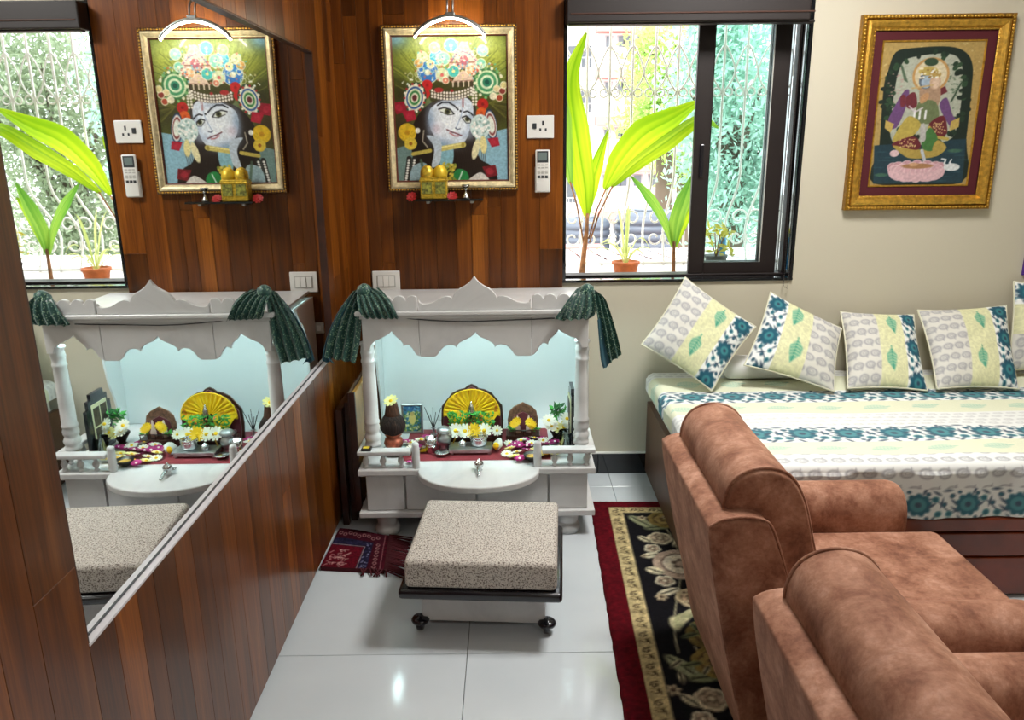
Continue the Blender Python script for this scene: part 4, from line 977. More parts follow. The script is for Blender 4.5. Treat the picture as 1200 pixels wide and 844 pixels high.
frame_ring('inner_slip', KX0+.039, KX1-.039, KZ0+.039, KZ1-.039, YP, [(0, .021), (.003, .019), (.007, .010)], plain('brown_slip', '5c2a1a', .4), pk)
print_panel('picture_print', KX0+.044, KX1-.044, KZ0+.044, KZ1-.044, YP-.012, paint_deity_face, .0024, 643, 810, M_PRINT, pk)
W('backing_board', *box_v(KX0+.004, KX1-.004, YP-.009, YP-.0008, KZ0+.004, KZ1-.004), M_DKWOOD, pk)
pl = thing('framed_painting', 'gold-framed painting of two figures on a pink lotus with maroon mount', 'picture', (1.754, YB, 1.218))
RX0, RX1, RZ0, RZ1 = 1.443, 2.065, 1.218, 1.998
frame_ring('frame_edge', RX0, RX1, RZ0, RZ1, YB, [(0, .0005), (0, .030), (.006, .036), (.014, .034), (.018, .026)], plain('dark_gold_edge', '9a7020', .4, metal=.7, var=.2, vscale=70, bump=.3, bscale=120), pl)
beads('carved_edge', RX0+.010, RX1-.010, RZ0+.010, RZ1-.010, YB-.035, .014, .006, M_GOLD, pl)
frame_ring('frame_moulding', RX0+.018, RX1-.018, RZ0+.018, RZ1-.018, YB, [(0, .024), (.004, .036), (.014, .040), (.028, .034), (.036, .024), (.042, .020)], M_GOLD, pl)
beads('carved_edge', RX0+.056, RX1-.056, RZ0+.056, RZ1-.056, YB-.022, .016, .005, M_GOLD, pl)
frame_ring('mount_board', RX0+.060, RX1-.060, RZ0+.060, RZ1-.060, YB, [(0, .014), (.036, .013)], plain('maroon_mount', '4c0a16', .8), pl)
frame_ring('gilt_fillet', RX0+.096, RX1-.096, RZ0+.096, RZ1-.096, YB, [(0, .012), (.002, .016), (.006, .016), (.008, .011)], M_GOLD, pl)
print_panel('painted_panel', RX0+.103, RX1-.103, RZ0+.103, RZ1-.103, YB-.0115, paint_lotus, .0024, 500, 730, M_PRINT2, pl)
W('backing_board', *box_v(RX0+.004, RX1-.004, YB-.010, YB-.0008, RZ0+.004, RZ1-.004), M_DKWOOD, pl)
# violet framed thing at the edge of the picture
pv = thing('framed_print', 'small violet-edged print hanging on the cream wall above the last cushion', 'picture', (2.32, YB, 1.0))
vx0 = at(1196.5, 322, YB).x; vz0 = at(1198, 322, YB).z
frame_ring('frame', vx0, vx0+.26, vz0, vz0+.36, YB, [(0, .001), (0, .012), (.008, .013), (.012, .006)], plain('violet_frame', '4a1c8a', .4), pv)
W('print', *box_v(vx0+.01, vx0+.25, YB-.007, YB-.001, vz0+.01, vz0+.35), plain('lilac_paper', 'd8cfe6', .7, var=.08), pv)

# picture light
pcl = thing('picture_light', 'arched steel picture light glowing over the flute player picture', 'lamp', (-.226, YP, 1.98))
arc = spline([at(485.5, 43, 3.30), at(492, 34.5, 3.30), at(508, 24.5, 3.30), at(527, 20, 3.30), at(546, 24, 3.30), at(561, 33, 3.30), at(568.5, 41.5, 3.30)], 5, False)
tube('lamp_housing', [p+Vector((0, 0, .005)) for p in arc], .0065, M_STEEL, pcl, 8)
M_ARC = plain('warm_led_tube', 'ffffff', .5, emit='fff2d8', es=60)
tube('led_tube', [p+Vector((0, .003, -.004)) for p in arc], .0045, M_ARC, pcl, 8)
ctop = at(527, 20, 3.30)
for d in (-.010, .012):
    tube('arm', [ctop+Vector((d, .0, .008)), ctop+Vector((d, .02, .06)), Vector((ctop.x+d, YP-.03, 2.10)), Vector((ctop.x+d, YP-.004, 2.12))], .004, M_STEEL, pcl, 8)
box('collar', ctop.x-.018, ctop.x+.02, 3.293, 3.309, ctop.z+.004, ctop.z+.018, M_STEEL, pcl, .003)
box('wall_plate', ctop.x-.03, ctop.x+.03, YP-.012, YP, 2.08, 2.16, M_STEEL, pcl, .003)
# little shelf and what stands on it
shf = thing('wall_shelf', 'small dark glass shelf fixed under the flute player picture', 'shelf', (-.25, YP, 1.28))
sx0, sx1 = at(487, 234, 3.30).x, at(566, 236, 3.30).x; szt = at(546, 232.8, 3.32).z
W('shelf_board', *box_v(sx0, sx1, 3.295, YP-.0005, szt-.008, szt), plain('smoked_glass', '1a1c1c', .1, coat=.3), shf)
box('shelf_bracket', sx0+.04, sx0+.055, 3.33, YP, szt-.02, szt-.008, M_STEEL, shf, .002, 1); box('shelf_bracket', sx1-.055, sx1-.04, 3.33, YP, szt-.02, szt-.008, M_STEEL, shf, .002, 1)
cx = at(509, 225, 3.34).x; cw = .056
ck = thing('gilded_casket', 'small gilded twin-domed casket with picture panels on the glass shelf', 'casket', (cx, 3.34, szt))
M_CGOLD = plain('bright_gilding', 'cfae3a', .35, metal=.55, var=.2, vscale=90); M_CPIC = plain('painted_panel', '6a6a2c', .5, var=.7, vscale=70)
box('casket_body', cx-cw, cx+cw, 3.315, 3.37, szt+.0003, szt+.088, M_CGOLD, ck, .003)
for s in (-1, 1):
    W('picture_panel', *box_v(cx+s*.028-.021, cx+s*.028+.021, 3.3125, 3.3148, szt+.022, szt+.07), M_CPIC, ck)
    lathe('dome', [(.0285, .0), (.03, .012), (.027, .03), (.018, .042), (.006, .049), (0, .05)], plain('yellow_gilding', 'e0bc2e', .4, metal=.3) if s > 0 else M_CGOLD, ck, (cx+s*.027, 3.342, szt+.0885), 18)
box('cornice', cx-cw-.003, cx+cw+.003, 3.313, 3.372, szt+.072, szt+.079, M_CGOLD, ck, .002, 1)
rs = at(546, 232, 3.335)
sd = thing('oil_lamp', 'tiny silver oil lamp standing on the glass shelf beside the casket', 'lamp', (rs.x, 3.335, szt))
lathe('lamp_stem', [(.015, 0), (.016, .004), (.010, .012), (.005, .022), (.004, .034), (.009, .038), (.006, .042)], M_SILVER, sd, (rs.x, 3.335, szt+.0003), 16); lathe('lamp_bowl', [(.004, .042), (.012, .045), (.018, .054), (.017, .056), (.008, .05), (0, .05)], M_SILVER, sd, (rs.x, 3.335, szt+.0003), 16)

RED_SPOTS = [(at(483, 229, 3.33).x, 3.325, szt), (at(530, 229, 3.33).x, 3.322, szt)]
# ------------------------------------------------------------------ switches, socket, remote
def plate(px0, py0, px1, py1, label, kind):
    a, b = at(px0, py0, YP), at(px1, py1, YP); x0, x1, z0, z1 = a.x, b.x, b.z, a.z
    t = thing('switch_plate' if kind != 'socket' else 'power_socket', label, 'switch' if kind != 'socket' else 'socket', ((x0+x1)/2, YP, z0))
    box('plate', x0, x1, YP-.009, YP-.0003, z0, z1, M_WHITEPL, t, .003, 2)
    w, h = x1-x0, z1-z0
    if kind == 'switch':
        box('inner_plate', x0+w*.16, x1-w*.16, YP-.0105, YP-.0092, z0+h*.2, z1-h*.2, M_GREYPL, t, .001, 1)
        for k, m in enumerate((M_WHITEPL, M_WHITEPL, M_WHITEPL)):
            box('rocker', x0+w*(.2+.205*k), x0+w*(.2+.205*k+.185), YP-.0145+.002*(k != 1), YP-.0107, z0+h*.25, z1-h*.25, m, t, .001, 1)
    elif kind == 'socket':
        box('rocker', x0+w*.22, x0+w*.36, YP-.013, YP-.0092, z0+h*.42, z0+h*.66, M_DARKPL, t, .001, 1)
        for u, v, du, dv in ((.60, .66, .035, .10), (.50, .38, .035, .06), (.70, .38, .035, .06)):
            box('socket_hole', x0+w*(u-du), x0+w*(u+du), YP-.0098, YP-.0092, z0+h*(v-dv), z0+h*(v+dv), M_DARKPL, t, .0002, 1)
    return t
plate(436, 317.5, 469.5, 341, 'white three-rocker switch plate on the panelling just above the shrine canopy', 'switch')
plate(617, 135.5, 649, 162, 'white power socket plate with black rocker beside the flute player picture', 'socket')
bl_ = at(372, 377, YP); mx_ = 2*MX-bl_.x
t = thing('switch_plate', 'small grey switch plate in the wall corner behind the green scarf', 'switch', (-.60, YP, .70))
box('plate', -.62, -.575, YP-.009, YP-.0003, .70, .75, M_GREYPL, t, .003, 2); box('rocker', -.607, -.588, YP-.012, YP-.0092, .712, .738, M_WHITEPL, t, .001, 1)
ra, rb_ = at(627, 175.5, YP-.01), at(644.5, 225, YP-.01)
rm = thing('remote_control', 'white air conditioner remote in its wall holder below the socket', 'remote', ((ra.x+rb_.x)/2, YP, rb_.z))
rx, rw, rz0, rz1 = (ra.x+rb_.x)/2, (rb_.x-ra.x)/2, rb_.z, ra.z; rh = rz1-rz0
box('holder', rx-rw-.001, rx+rw+.001, YP-.012, YP-.0003, rz0-.002, rz0+rh*.6, M_WHITEPL, rm, .003, 2)
box('remote_body', rx-rw+.001, rx+rw-.001, YP-.024, YP-.0122, rz0, rz1, M_WHITEPL, rm, .006, 3, True)
box('display_surround', rx-rw*.74, rx+rw*.74, YP-.0252, YP-.0242, rz0+rh*.70, rz0+rh*.965, M_DARKPL, rm, .0004, 1)
box('display', rx-rw*.55, rx+rw*.55, YP-.0258, YP-.0253, rz0+rh*.75, rz0+rh*.93, plain('lcd_screen', '6f7d7a', .3), rm, .0002, 1)
for j, (v, mm) in enumerate(((.645, M_GREYPL), (.58, M_GREYPL), (.50, M_GREYPL), (.455, M_GREYPL), (.365, M_DARKPL))):
    for i in (-1, 0, 1):
        box('button', rx+i*rw*.5-rw*.19, rx+i*rw*.5+rw*.19, YP-.0256, YP-.0242, rz0+rh*(v-.016-.016*(j == 4)), rz0+rh*(v+.016+.016*(j == 4)), mm, rm, .0004, 1)

# ------------------------------------------------------------------ green scarves
def scarf_mat():
    k = N('green_brocade'); v = k.pos((1, 1, 1)); vo = k.n('ShaderNodeTexVoronoi'); vo.inputs['Scale'].default_value = 130; k.l(v, vo.inputs['Vector'])
    r = k.ramp(vo.outputs['Distance'], [(.0, 'b9c49a'), (.22, '8aa88c'), (.34, '10493f'), (1, '0a3a36')])
    k.l(r.outputs[0], k.b.inputs['Base Color']); k.b.inputs['Roughness'].default_value = .45; k.b.inputs['Sheen Weight'].default_value = .3; return k.m
M_SCARF = scarf_mat(); M_SCARFB = plain('teal_silk_border', '0c4a5a', .4, sheen=.3)
def ribbon(name, secs, pl_n, amp, mat, parent, n=56, phase=0., sub=7):
    """secs: [(left px,py,Y),(right px,py,Y)] rows; pleated across"""
    L = spline([at(*s[0]) for s in secs], sub, False); R = spline([at(*s[1]) for s in secs], sub, False)
    rows = []
    for j, (a, b) in enumerate(zip(L, R)):
        w = b-a; nr = w.cross(Vector((0, 0, 1)) if abs(w.normalized().z) < .8 else Vector((1, 0, 0))).normalized()
        if nr.y > 0: nr = -nr
        f = j/(len(L)-1)
        rows.append([a+w*(i/(n-1))+nr*(amp*(.5+.5*f)*math.sin(pl_n*PI*i/(n-1)+phase+.7*math.sin(3*f)))+Vector((0, 0, .004*math.sin(pl_n*PI*i/(n-1)+1)*f)) for i in range(n)])
    P_ = np.array([[tuple(p-rootoff(parent)) for p in r] for r in rows])
    back = P_+np.array((0, .003, 0))
    o = link(name, grid_mesh(name, P_, None, True, True), mat, parent); return o
sg = thing('green_scarf', 'green brocade scarf knotted on the shrine corner next to the wood panelling', 'scarf', (-.56, 2.86, .9))
ribbon('scarf_swag', [((419, 342, 2.86), (436, 337, 2.87)), ((418, 350, 2.825), (448, 343, 2.84)), ((420, 361, 2.808), (458, 355, 2.815)), ((423, 369, 2.806), (464, 366, 2.81)), ((427, 373, 2.812), (466, 373.5, 2.812))], 11, .011, M_SCARF, sg)
ribbon('scarf_swag', [((440, 336, 2.88), (447, 340, 2.85)), ((446, 342, 2.86), (455, 350, 2.82)), ((454, 354, 2.82), (462, 362, 2.81)), ((460, 370, 2.806), (468, 374, 2.808))], 3, .006, M_SCARF, sg)
ribbon('scarf_tail', [((414, 341, 2.87), (430, 335.5, 2.87)), ((404, 355, 2.86), (425, 352, 2.85)), ((393, 376, 2.85), (423, 376, 2.835)), ((385, 398, 2.845), (421, 400, 2.83)), ((380.5, 419, 2.84), (416, 425, 2.83))], 7, .012, M_SCARF, sg)
ribbon('scarf_border', [((407, 350, 2.865), (414, 345, 2.872)), ((396, 366, 2.858), (405, 362, 2.86)), ((386, 388, 2.85), (394, 388, 2.85)), ((379.5, 410, 2.845), (386, 412, 2.845)), ((377.5, 423, 2.84), (392, 426, 2.838))], 3, .006, M_SCARFB, sg)
lathe('scarf_knot', [(.006, -.03), (.022, -.022), (.03, 0), (.024, .02), (.008, .03)], M_SCARF, sg, at(427, 342, 2.862), 14)
sr = thing('green_scarf', 'green brocade scarf knotted on the shrine corner beside the cream wall', 'scarf', (.29, 2.86, .9))
ribbon('scarf_swag', [((676, 338, 2.86), (690, 334, 2.87)), ((668, 348, 2.83), (695, 344, 2.83)), ((659, 361, 2.812), (698, 357, 2.81)), ((651, 373, 2.812), (697, 369, 2.806)), ((656, 375.5, 2.815), (692, 374, 2.808))], 8, .012, M_SCARF, sr)
ribbon('scarf_tail', [((686, 333.5, 2.87), (694, 338, 2.87)), ((694, 342, 2.85), (707, 348, 2.87)), ((697, 358, 2.84), (713, 362, 2.875)), ((701, 385, 2.84), (721, 388, 2.875)), ((703, 408, 2.84), (727, 412, 2.875)), ((706, 431, 2.845), (728, 417, 2.875))], 6, .010, M_SCARF, sr)
ribbon('scarf_border', [((700, 375, 2.835), (704, 372, 2.835)), ((702, 400, 2.833), (708, 400, 2.833)), ((704, 422, 2.833), (714, 424, 2.833)), ((707, 433, 2.835), (714, 427, 2.835))], 2, .004, M_SCARFB, sr)
lathe('scarf_knot', [(.006, -.03), (.022, -.022), (.03, 0), (.024, .02), (.008, .03)], M_SCARF, sr, at(688, 342, 2.862), 14)

# ------------------------------------------------------------------ folded wooden seat between wall and shrine
fc = thing('folding_stool', 'folded wooden stool stood on edge between the shrine and the panelling', 'stool', (-.66, 3.05, 0))
M_HONEY = plain('honey_wood', '9a6f36', .4, var=.2, vscale=9, coat=.2)
box('seat_board', -.640, -.622, 2.93, 3.22, .08, .56, M_HONEY, fc, .003)
box('seat_rim', -.646, -.6405, 2.915, 3.235, .065, .575, M_DKWOOD, fc, .002); box('seat_rim', -.640, -.616, 2.912, 2.929, .065, .575, M_DKWOOD, fc, .002)
for y in (2.935, 3.2):
    box('leg', -.70, -.675, y-.014, y+.014, 0, .50, M_DKWOOD, fc, .002)
box('crossbar', -.702, -.674, 2.95, 3.186, .46, .50, M_DKWOOD, fc, .002); box('crossbar', -.7, -.676, 2.95, 3.186, .12, .15, M_DKWOOD, fc, .002)
for y in (2.975, 3.16): box('leg', -.672, -.648, y-.014, y+.014, 0, .52, M_DKWOOD, fc, .002)
# ------------------------------------------------------------------ offerings in the shrine
rc = [atz(466, 535, SZ+.001), atz(640, 533, SZ+.001)]
red = thing('altar_cloth', 'crimson cloth spread over the shrine shelf beneath the offerings', 'cloth', (-.14, 3.0, SZ))
nu, nv = 60, 40; u, v = np.meshgrid(np.linspace(0, 1, nu), np.linspace(0, 1, nv))
P_ = np.stack([-.445+.60*u+.14, -.115+.36*v, .0012+.0006*np.sin(u*23+v*7)], -1)
link('cloth', grid_mesh('cloth', P_, None, True), plain('crimson_cloth', '7d0a1e', .8, sheen=.2), red)
TOP = SZ+.0022
def st(px, py): p = atz(px, py, TOP); return Vector((p.x, p.y, TOP))
def s_at(p, px0, px1): return (at(px1, 500, p.y).x-at(px0, 500, p.y).x)/2
# flowers: one mesh of each sort, copied
def flower_mesh(name, n, r, lift, mats, rows=2, cr=.28):
    vs, fs, mi = [], [], []
    for row in range(rows):
        rr = r*(1-.28*row); off = row*PI/n
        for k in range(n):
            a = off+2*PI*k/n; w = PI/n*2.1; b = len(vs); ca, sa = math.cos(a), math.sin(a)
            for f, wd, z in ((.15, .3, .0), (.55, .8, .25), (.85, .75, .45), (1, .25, .5)):
                for s in (-1, 1):
                    x, y = rr*f, s*rr*f*math.tan(w/2)*wd if f > .2 else s*rr*.1
                    vs.append((x*ca-y*sa, x*sa+y*ca, lift*rr*(z+row*.35)+.002))
            for j in range(3): fs.append((b+2*j, b+2*j+1, b+2*j+3, b+2*j+2)); mi.append(0)
    b = len(vs); m = 10
    for j, (f, z) in enumerate(((1, .15), (.8, .38), (.35, .5))):
        for k in range(m): a = 2*PI*k/m; vs.append((r*cr*f*math.cos(a), r*cr*f*math.sin(a), r*z*.8+.002))
    for j in range(2):
        for k in range(m): fs.append((b+j*m+k, b+j*m+(k+1) % m, b+(j+1)*m+(k+1) % m, b+(j+1)*m+k)); mi.append(1)
    fs.append(tuple(b+2*m+k for k in range(m))); mi.append(1)
    me = mesh(name, vs, fs, True); [me.materials.append(q) for q in mats]; me.polygons.foreach_set('material_index', mi); return me
FM = {'w': flower_mesh('white_flower', 11, .02, .5, (M_PETAL_W, M_PETAL_Y)), 'y': flower_mesh('yellow_flower', 13, .019, .7, (M_PETAL_Y, M_PETAL_Y), 3), 'm': flower_mesh('magenta_flower', 7, .017, .6, (M_PETAL_P, M_PETAL_W)),
      'c': flower_mesh('cream_flower', 9, .019, .6, (M_PETAL_C, M_PETAL_Y)), 'r': flower_mesh('red_flower', 9, .018, .7, (M_PETAL_R, M_PETAL_R), 3)}
FN = {'w': ('white_flower', 'white'), 'y': ('yellow_flower', 'yellow'), 'm': ('magenta_flower', 'magenta'), 'c': ('cream_flower', 'cream and yellow'), 'r': ('red_flower', 'red')}
def flower(kd, loc, label, group, s=1., tilt=None):
    o = link(FN[kd][0], FM[kd], None); o.location = loc; s *= 1.3; o.scale = (s, s, s); o.rotation_mode = 'ZYX'; o.rotation_euler = (random.uniform(-.25, .25) if tilt is None else tilt, random.uniform(-.25, .25), random.uniform(0, 6)); 
    return setp(o, label, 'flower', group)
for px, py, kd in ((534, 505.5, 'w'), (545, 506, 'w'), (567.5, 505.5, 'w')):
    p = st(553, 521); p.y -= .022; flower(kd, (at(px, py, p.y).x, p.y, at(px, py, p.y).z), 'white flower with yellow eye in the row across the deity throne', 'flower row on the throne', 1.25, .9)
p = st(553, 521); p.y -= .024; flower('y', (at(556, 506, p.y).x, p.y, at(556, 506, p.y).z), 'yellow marigold in the middle of the white flower row on the throne', None, 1.35, .9)
for k_, q_ in enumerate(RED_SPOTS): flower('r', (q_[0], q_[1], q_[2]+.006), ('red flower lying on the shelf end beyond the gilded casket', 'red flower lying on the shelf between the gilded casket and the tiny lamp')[k_], None, .95, 1.0)
Lb = {'w': 'white flower among the pile left of the silver cup', 'm': 'magenta flower among the pile left of the silver cup'}
for px, py, kd in ((481, 514, 'w'), (490, 510, 'm'), (500.5, 511, 'm'), (476, 518, 'm'), (489, 520, 'm'), (484, 522, 'w'), (494, 516, 'w')):
    p = st(px, py+10); flower(kd, (p.x, p.y, TOP+random.uniform(.002, .035)), ('white' if kd == 'w' else 'magenta')+' flower in the heap between the coconut and the silver cup', FN[kd][1]+' flowers by the coconut', 1.05)
NM = {'w': 'white flower scattered on the crimson cloth by the conch', 'm': 'magenta flower scattered on the crimson cloth by the conch', 'c': 'cream and yellow flower scattered on the crimson cloth by the conch', 'y': 'yellow flower scattered on the crimson cloth by the conch'}
for px, py, kd in ((598, 527, 'c'), (603, 534, 'c'), (609, 523, 'm'), (617, 528, 'm'), (623, 519, 'w'), (637, 518, 'w'), (641, 526, 'c'), (649, 528, 'y'), (655, 524, 'c'), (597, 519, 'w'), (623, 533, 'y'), (613, 535, 'm'), (630, 522, 'm'), (604, 520, 'm'), (611, 517, 'w'), (644, 519, 'm'), (594, 531, 'w'), (600, 524, 'm'), (627, 527, 'c'), (633, 533, 'c'), (640, 533, 'y'), (645, 531, 'w'), (652, 532, 'c'), (626, 515, 'w'), (616, 516, 'm'), (609, 538, 'm'), (634, 515, 'm'), (606, 529, 'w'), (636, 529, 'w'), (650, 519, 'm'), (618, 522, 'm')):
    p = st(px, py+3); flower(kd, (p.x, p.y, TOP+random.uniform(.001, .012)), NM[kd], FN[kd][1]+' flowers on the altar cloth', .95)
for px, py, kd in ((481, 530, 'y'), (497, 528, 'y'), (494, 524, 'w'), (481, 541, 'm')):
    p = st(px, py+2); flower(kd, (p.x, p.y, TOP), {'y': 'yellow', 'w': 'white', 'm': 'magenta'}[kd]+' flower lying by the turned rail post near the coconut', FN[kd][1]+' flowers by the rail post', .8)
# main throne
p0 = st(553, 521); ty = p0.y+.06; tx = at(553, 500, ty).x
th_ = thing('deity_throne', 'red velvet deity throne with a yellow pleated fan behind a tiny crowned idol', 'throne', (tx, ty, TOP))
M_VELVET = plain('crimson_velvet', '5f0a1c', .9, sheen=.5)
box('throne_base', tx-.115, tx+.115, ty-.06, ty+.06, TOP, TOP+.028, M_DKWOOD, th_, .003); box('throne_seat', tx-.105, tx+.105, ty-.055, ty+.04, TOP+.0285, TOP+.045, M_VELVET, th_, .006, 3)
zz = lambda py: at(553, py, ty+.05).z
bk = [(-.128, zz(514)), (-.134, zz(494)), (-.130, zz(476)), (-.10, zz(466)), (-.085, zz(461)), (-.055, zz(457)), (-.03, zz(455.5)), (-.018, zz(452.5)), (0, zz(450.5))]
bk = bk+[(-x, z) for x, z in reversed(bk[:-1])]
prism('throne_back', [(tx+x, z) for x, z in bk], ty+.05, ty+.062, M_DKWOOD, th_, .002)
prism('back_cushion', [(tx+x*.93, z-.008) for x, z in bk], ty+.038, ty+.0495, M_VELVET, th_, .004)
# fan
nf, nr = 65, 10; c0 = at(552.5, 506, ty); Rf = [(-.118, .0), (0, 0)]; rows = []
for i in range(nf):
    a = PI*1.03-PI*1.06*i/(nf-1)
    ex, ez = .118, at(552, 458.5, ty).z-at(552, 487, ty).z
    row = []
    for j in range(nr):
        f = .12+.88*j/(nr-1); x = ex*math.cos(a)*f; z = (ez+.0)*math.sin(a)*f
        zc_ = at(552, 487, ty).z
        row.append((tx+x, ty+.030-.020*f**2*0-.010*f*(1 if i % 4 < 2 else -.2)-.02*(1-abs(math.cos(a)))*0, zc_+z))
    rows.append(row)
P_ = np.array(rows)-np.array(rootoff(th_))
kf = N('yellow_fan_silk'); g_ = kf.n('ShaderNodeTexCoord'); kf.b.inputs['Roughness'].default_value = .5
wv = kf.noise(34, kf.pos((1, 1, .3)), 2); kf.l(kf.ramp(wv.outputs[0], [(.35, 'e8b80c'), (.55, 'f0c820'), (.72, 'c86a12')]).outputs[0], kf.b.inputs['Base Color'])
link('fan', grid_mesh('fan', P_, None, False), kf.m, th_)
rim = [(tx+.119*math.cos(math.radians(185-190*i/40)), ty+.018, at(552, 487, ty).z+ez*math.sin(math.radians(185-190*i/40))*1.01) for i in range(41)]
tube('fan_rim', rim, .003, M_PETAL_Y, th_, 6)
sk = [(tx-.118, ty+.012, at(552, 487, ty).z-.03), (tx-.10, ty+.01, at(552, 497, ty).z), (tx-.07, ty, at(552, 506, ty).z)]
for s in (-1, 1):
    zf = at(552, 487, ty).z; vs = [(tx+s*.117, ty+.019, zf+.008), (tx+s*.02, ty+.015, zf+.012), (tx+s*.02, ty-.004, zf-.075), (tx+s*.066, ty+.006, zf-.07), (tx+s*.088, ty+.014, zf-.035)]
    W('fan_skirt', vs, [(0, 1, 2, 3, 4)], M_PETAL_Y, th_)
zi = at(551, 487, ty-.02).z
lathe('idol_body', [(.03, TOP+.045), (.034, TOP+.06), (.026, zi-.035), (.014, zi-.018), (.011, zi-.012)], plain('idol_robe', '6a3a1a', .6, var=.5, vscale=120), th_, (tx, ty-.01, 0), 16)
lathe('idol_head', [(.004, -.016), (.012, -.012), (.016, 0), (.014, .01), (.006, .016)], plain('dark_metal_face', '2a201c', .4), th_, (tx, ty-.012, zi), 16)
lathe('idol_crown', [(.016, 0), (.018, .006), (.012, .012), (.014, .018), (.009, .028), (.004, .042), (.001, .05)], M_SILVER, th_, (tx, ty-.012, zi+.012), 14)
def leaf_cluster(name, cx_, cy_, cz_, rx_, ry_, rz_, n, ls, mat, parent, seed=1):
    g = np.random.default_rng(seed); parts = []
    for k in range(n):
        c = Vector((cx_+g.uniform(-1, 1)*rx_, cy_+g.uniform(-1, 1)*ry_, cz_+g.uniform(-1, 1)*rz_)); d = Vector(g.normal(size=3)).normalized(); e = d.orthogonal().normalized(); l = ls*g.uniform(.7, 1.3); nn = d.cross(e)
        parts.append(([c-d*l, c+e*l*.38+nn*l*.1, c+d*l, c-e*l*.38+nn*l*.1], [(0, 1, 2, 3)]))
    vs, fs = merge(*parts); return W(name, vs, fs, mat, parent)
lv = leaf_cluster('tulsi_leaves', tx, ty-.022, zi-.018, .098, .014, .034, 260, .0115, M_LEAFG, th_, 3); setp(lv, kind='stuff')
leaf_cluster('garland_buds', tx, ty-.034, zi-.012, .05, .006, .022, 16, .009, plain('orange_bud', 'c8642a', .6), th_, 5)
# small throne
p1 = st(613, 517); sy = p1.y+.035; sx_ = at(613, 500, sy).x
t2 = thing('small_throne', 'little dark wooden throne with arched back and two tiny idols', 'throne', (sx_, sy, TOP))
z2 = lambda py: at(613, py, sy+.03).z
box('throne_base', sx_-.072, sx_+.072, sy-.035, sy+.04, TOP, TOP+.024, M_DKWOOD, t2, .003)
a2 = [(-.062, TOP+.0245), (-.066, z2(492)), (-.058, z2(482)), (-.04, z2(477)), (-.022, z2(474.5)), (0, z2(471.5))]; a2 = a2+[(-x, z) for x, z in reversed(a2[:-1])]
prism('throne_back', [(sx_+x, z) for x, z in a2], sy+.028, sy+.038, plain('carved_brown_wood', '6a4a38', .5, var=.3, vscale=80), t2, .002)
prism('back_cushion', [(sx_+x*.75, TOP+.026+(z-TOP-.026)*.68) for x, z in a2], sy+.02, sy+.0275, M_VELVET, t2, .003)
for s in (-1, 1):
    lathe('idol', [(.012, TOP+.0245), (.012, TOP+.05), (.007, TOP+.062), (.009, TOP+.07), (.006, TOP+.078), (.003, TOP+.098), (.0005, TOP+.1)], plain('pale_idol', 'd8b8b0', .5), t2, (sx_+s*.024, sy+.005, 0), 12)
    leaf_cluster('leaf_spray', sx_+s*.05, sy-.018, TOP+.052, .016, .008, .012, 16, .012, M_LEAFG, t2, 7+s)
for k in range(5): box('rail_spindle', sx_-.066+k*.0325, sx_-.063+k*.0325, sy-.034, sy-.031, TOP+.0245, TOP+.045, M_DKWOOD, t2, .0008, 1)
box('throne_rail', sx_-.07, sx_+.07, sy-.035, sy-.03, TOP+.0455, TOP+.049, M_DKWOOD, t2, .001, 1)
for px, py in ((606, 494), (621, 495), (603, 497), (624, 498)): flower('y', (at(px, py, sy-.03).x, sy-.034, at(px, py, sy-.03).z), 'yellow flower resting against the little arched throne', 'yellow flowers on the little throne', .8, 1.0)
p = st(583, 519); pd = thing('offering_stand', 'small dark stand holding one white flower between the two thrones', 'stand', (p.x, p.y, TOP)); box('stand_block', p.x-.02, p.x+.02, p.y-.012, p.y+.012, TOP, at(583, 509, p.y).z, M_DKWOOD, pd, .002); box('stand_foot', p.x-.024, p.x+.024, p.y-.016, p.y+.016, TOP-.0002, TOP+.006, M_DKWOOD, pd, .001, 1)
flower('w', (p.x, p.y-.014, at(583, 503.5, p.y).z), 'single white flower standing between the two thrones', None, .9, 1.1)
# vase with flowers
p = st(652, 517); vz = lambda py: at(655, py, p.y).z
vs_ = thing('flower_vase', 'dark metal flower vase at the shrine\'s pillar beside the cream wall', 'vase', (p.x, p.y, TOP)); lathe('vase_body', [(.022, 0), (.026, .006), (.014, .02), (.024, .04), (.034, .055), (.037, .062), (.034, .066)], plain('dark_bronze', '2c2420', .4, metal=.5), vs_, (p.x, p.y, TOP), 18)
leaf_cluster('foliage', p.x+.005, p.y, vz(483), .03, .02, .03, 46, .017, M_LEAFG, vs_, 11); leaf_cluster('foliage_top', p.x+.006, p.y-.01, vz(478), .016, .01, .014, 14, .02, plain('dark_leaf', '1c5a2a', .45), vs_, 12)
for px, py, kd in ((646, 499, 'w'), (660, 501, 'c'), (664, 491, 'w'), (643, 493, 'w'), (653, 502, 'c'), (666, 496, 'w')): flower(kd, (at(px, py, p.y-.03).x, p.y-.035, at(px, py, p.y-.03).z), FN[kd][1]+' flower in the dark vase by the shrine pillar', FN[kd][1]+' flowers in the vase', 1.1, .8)
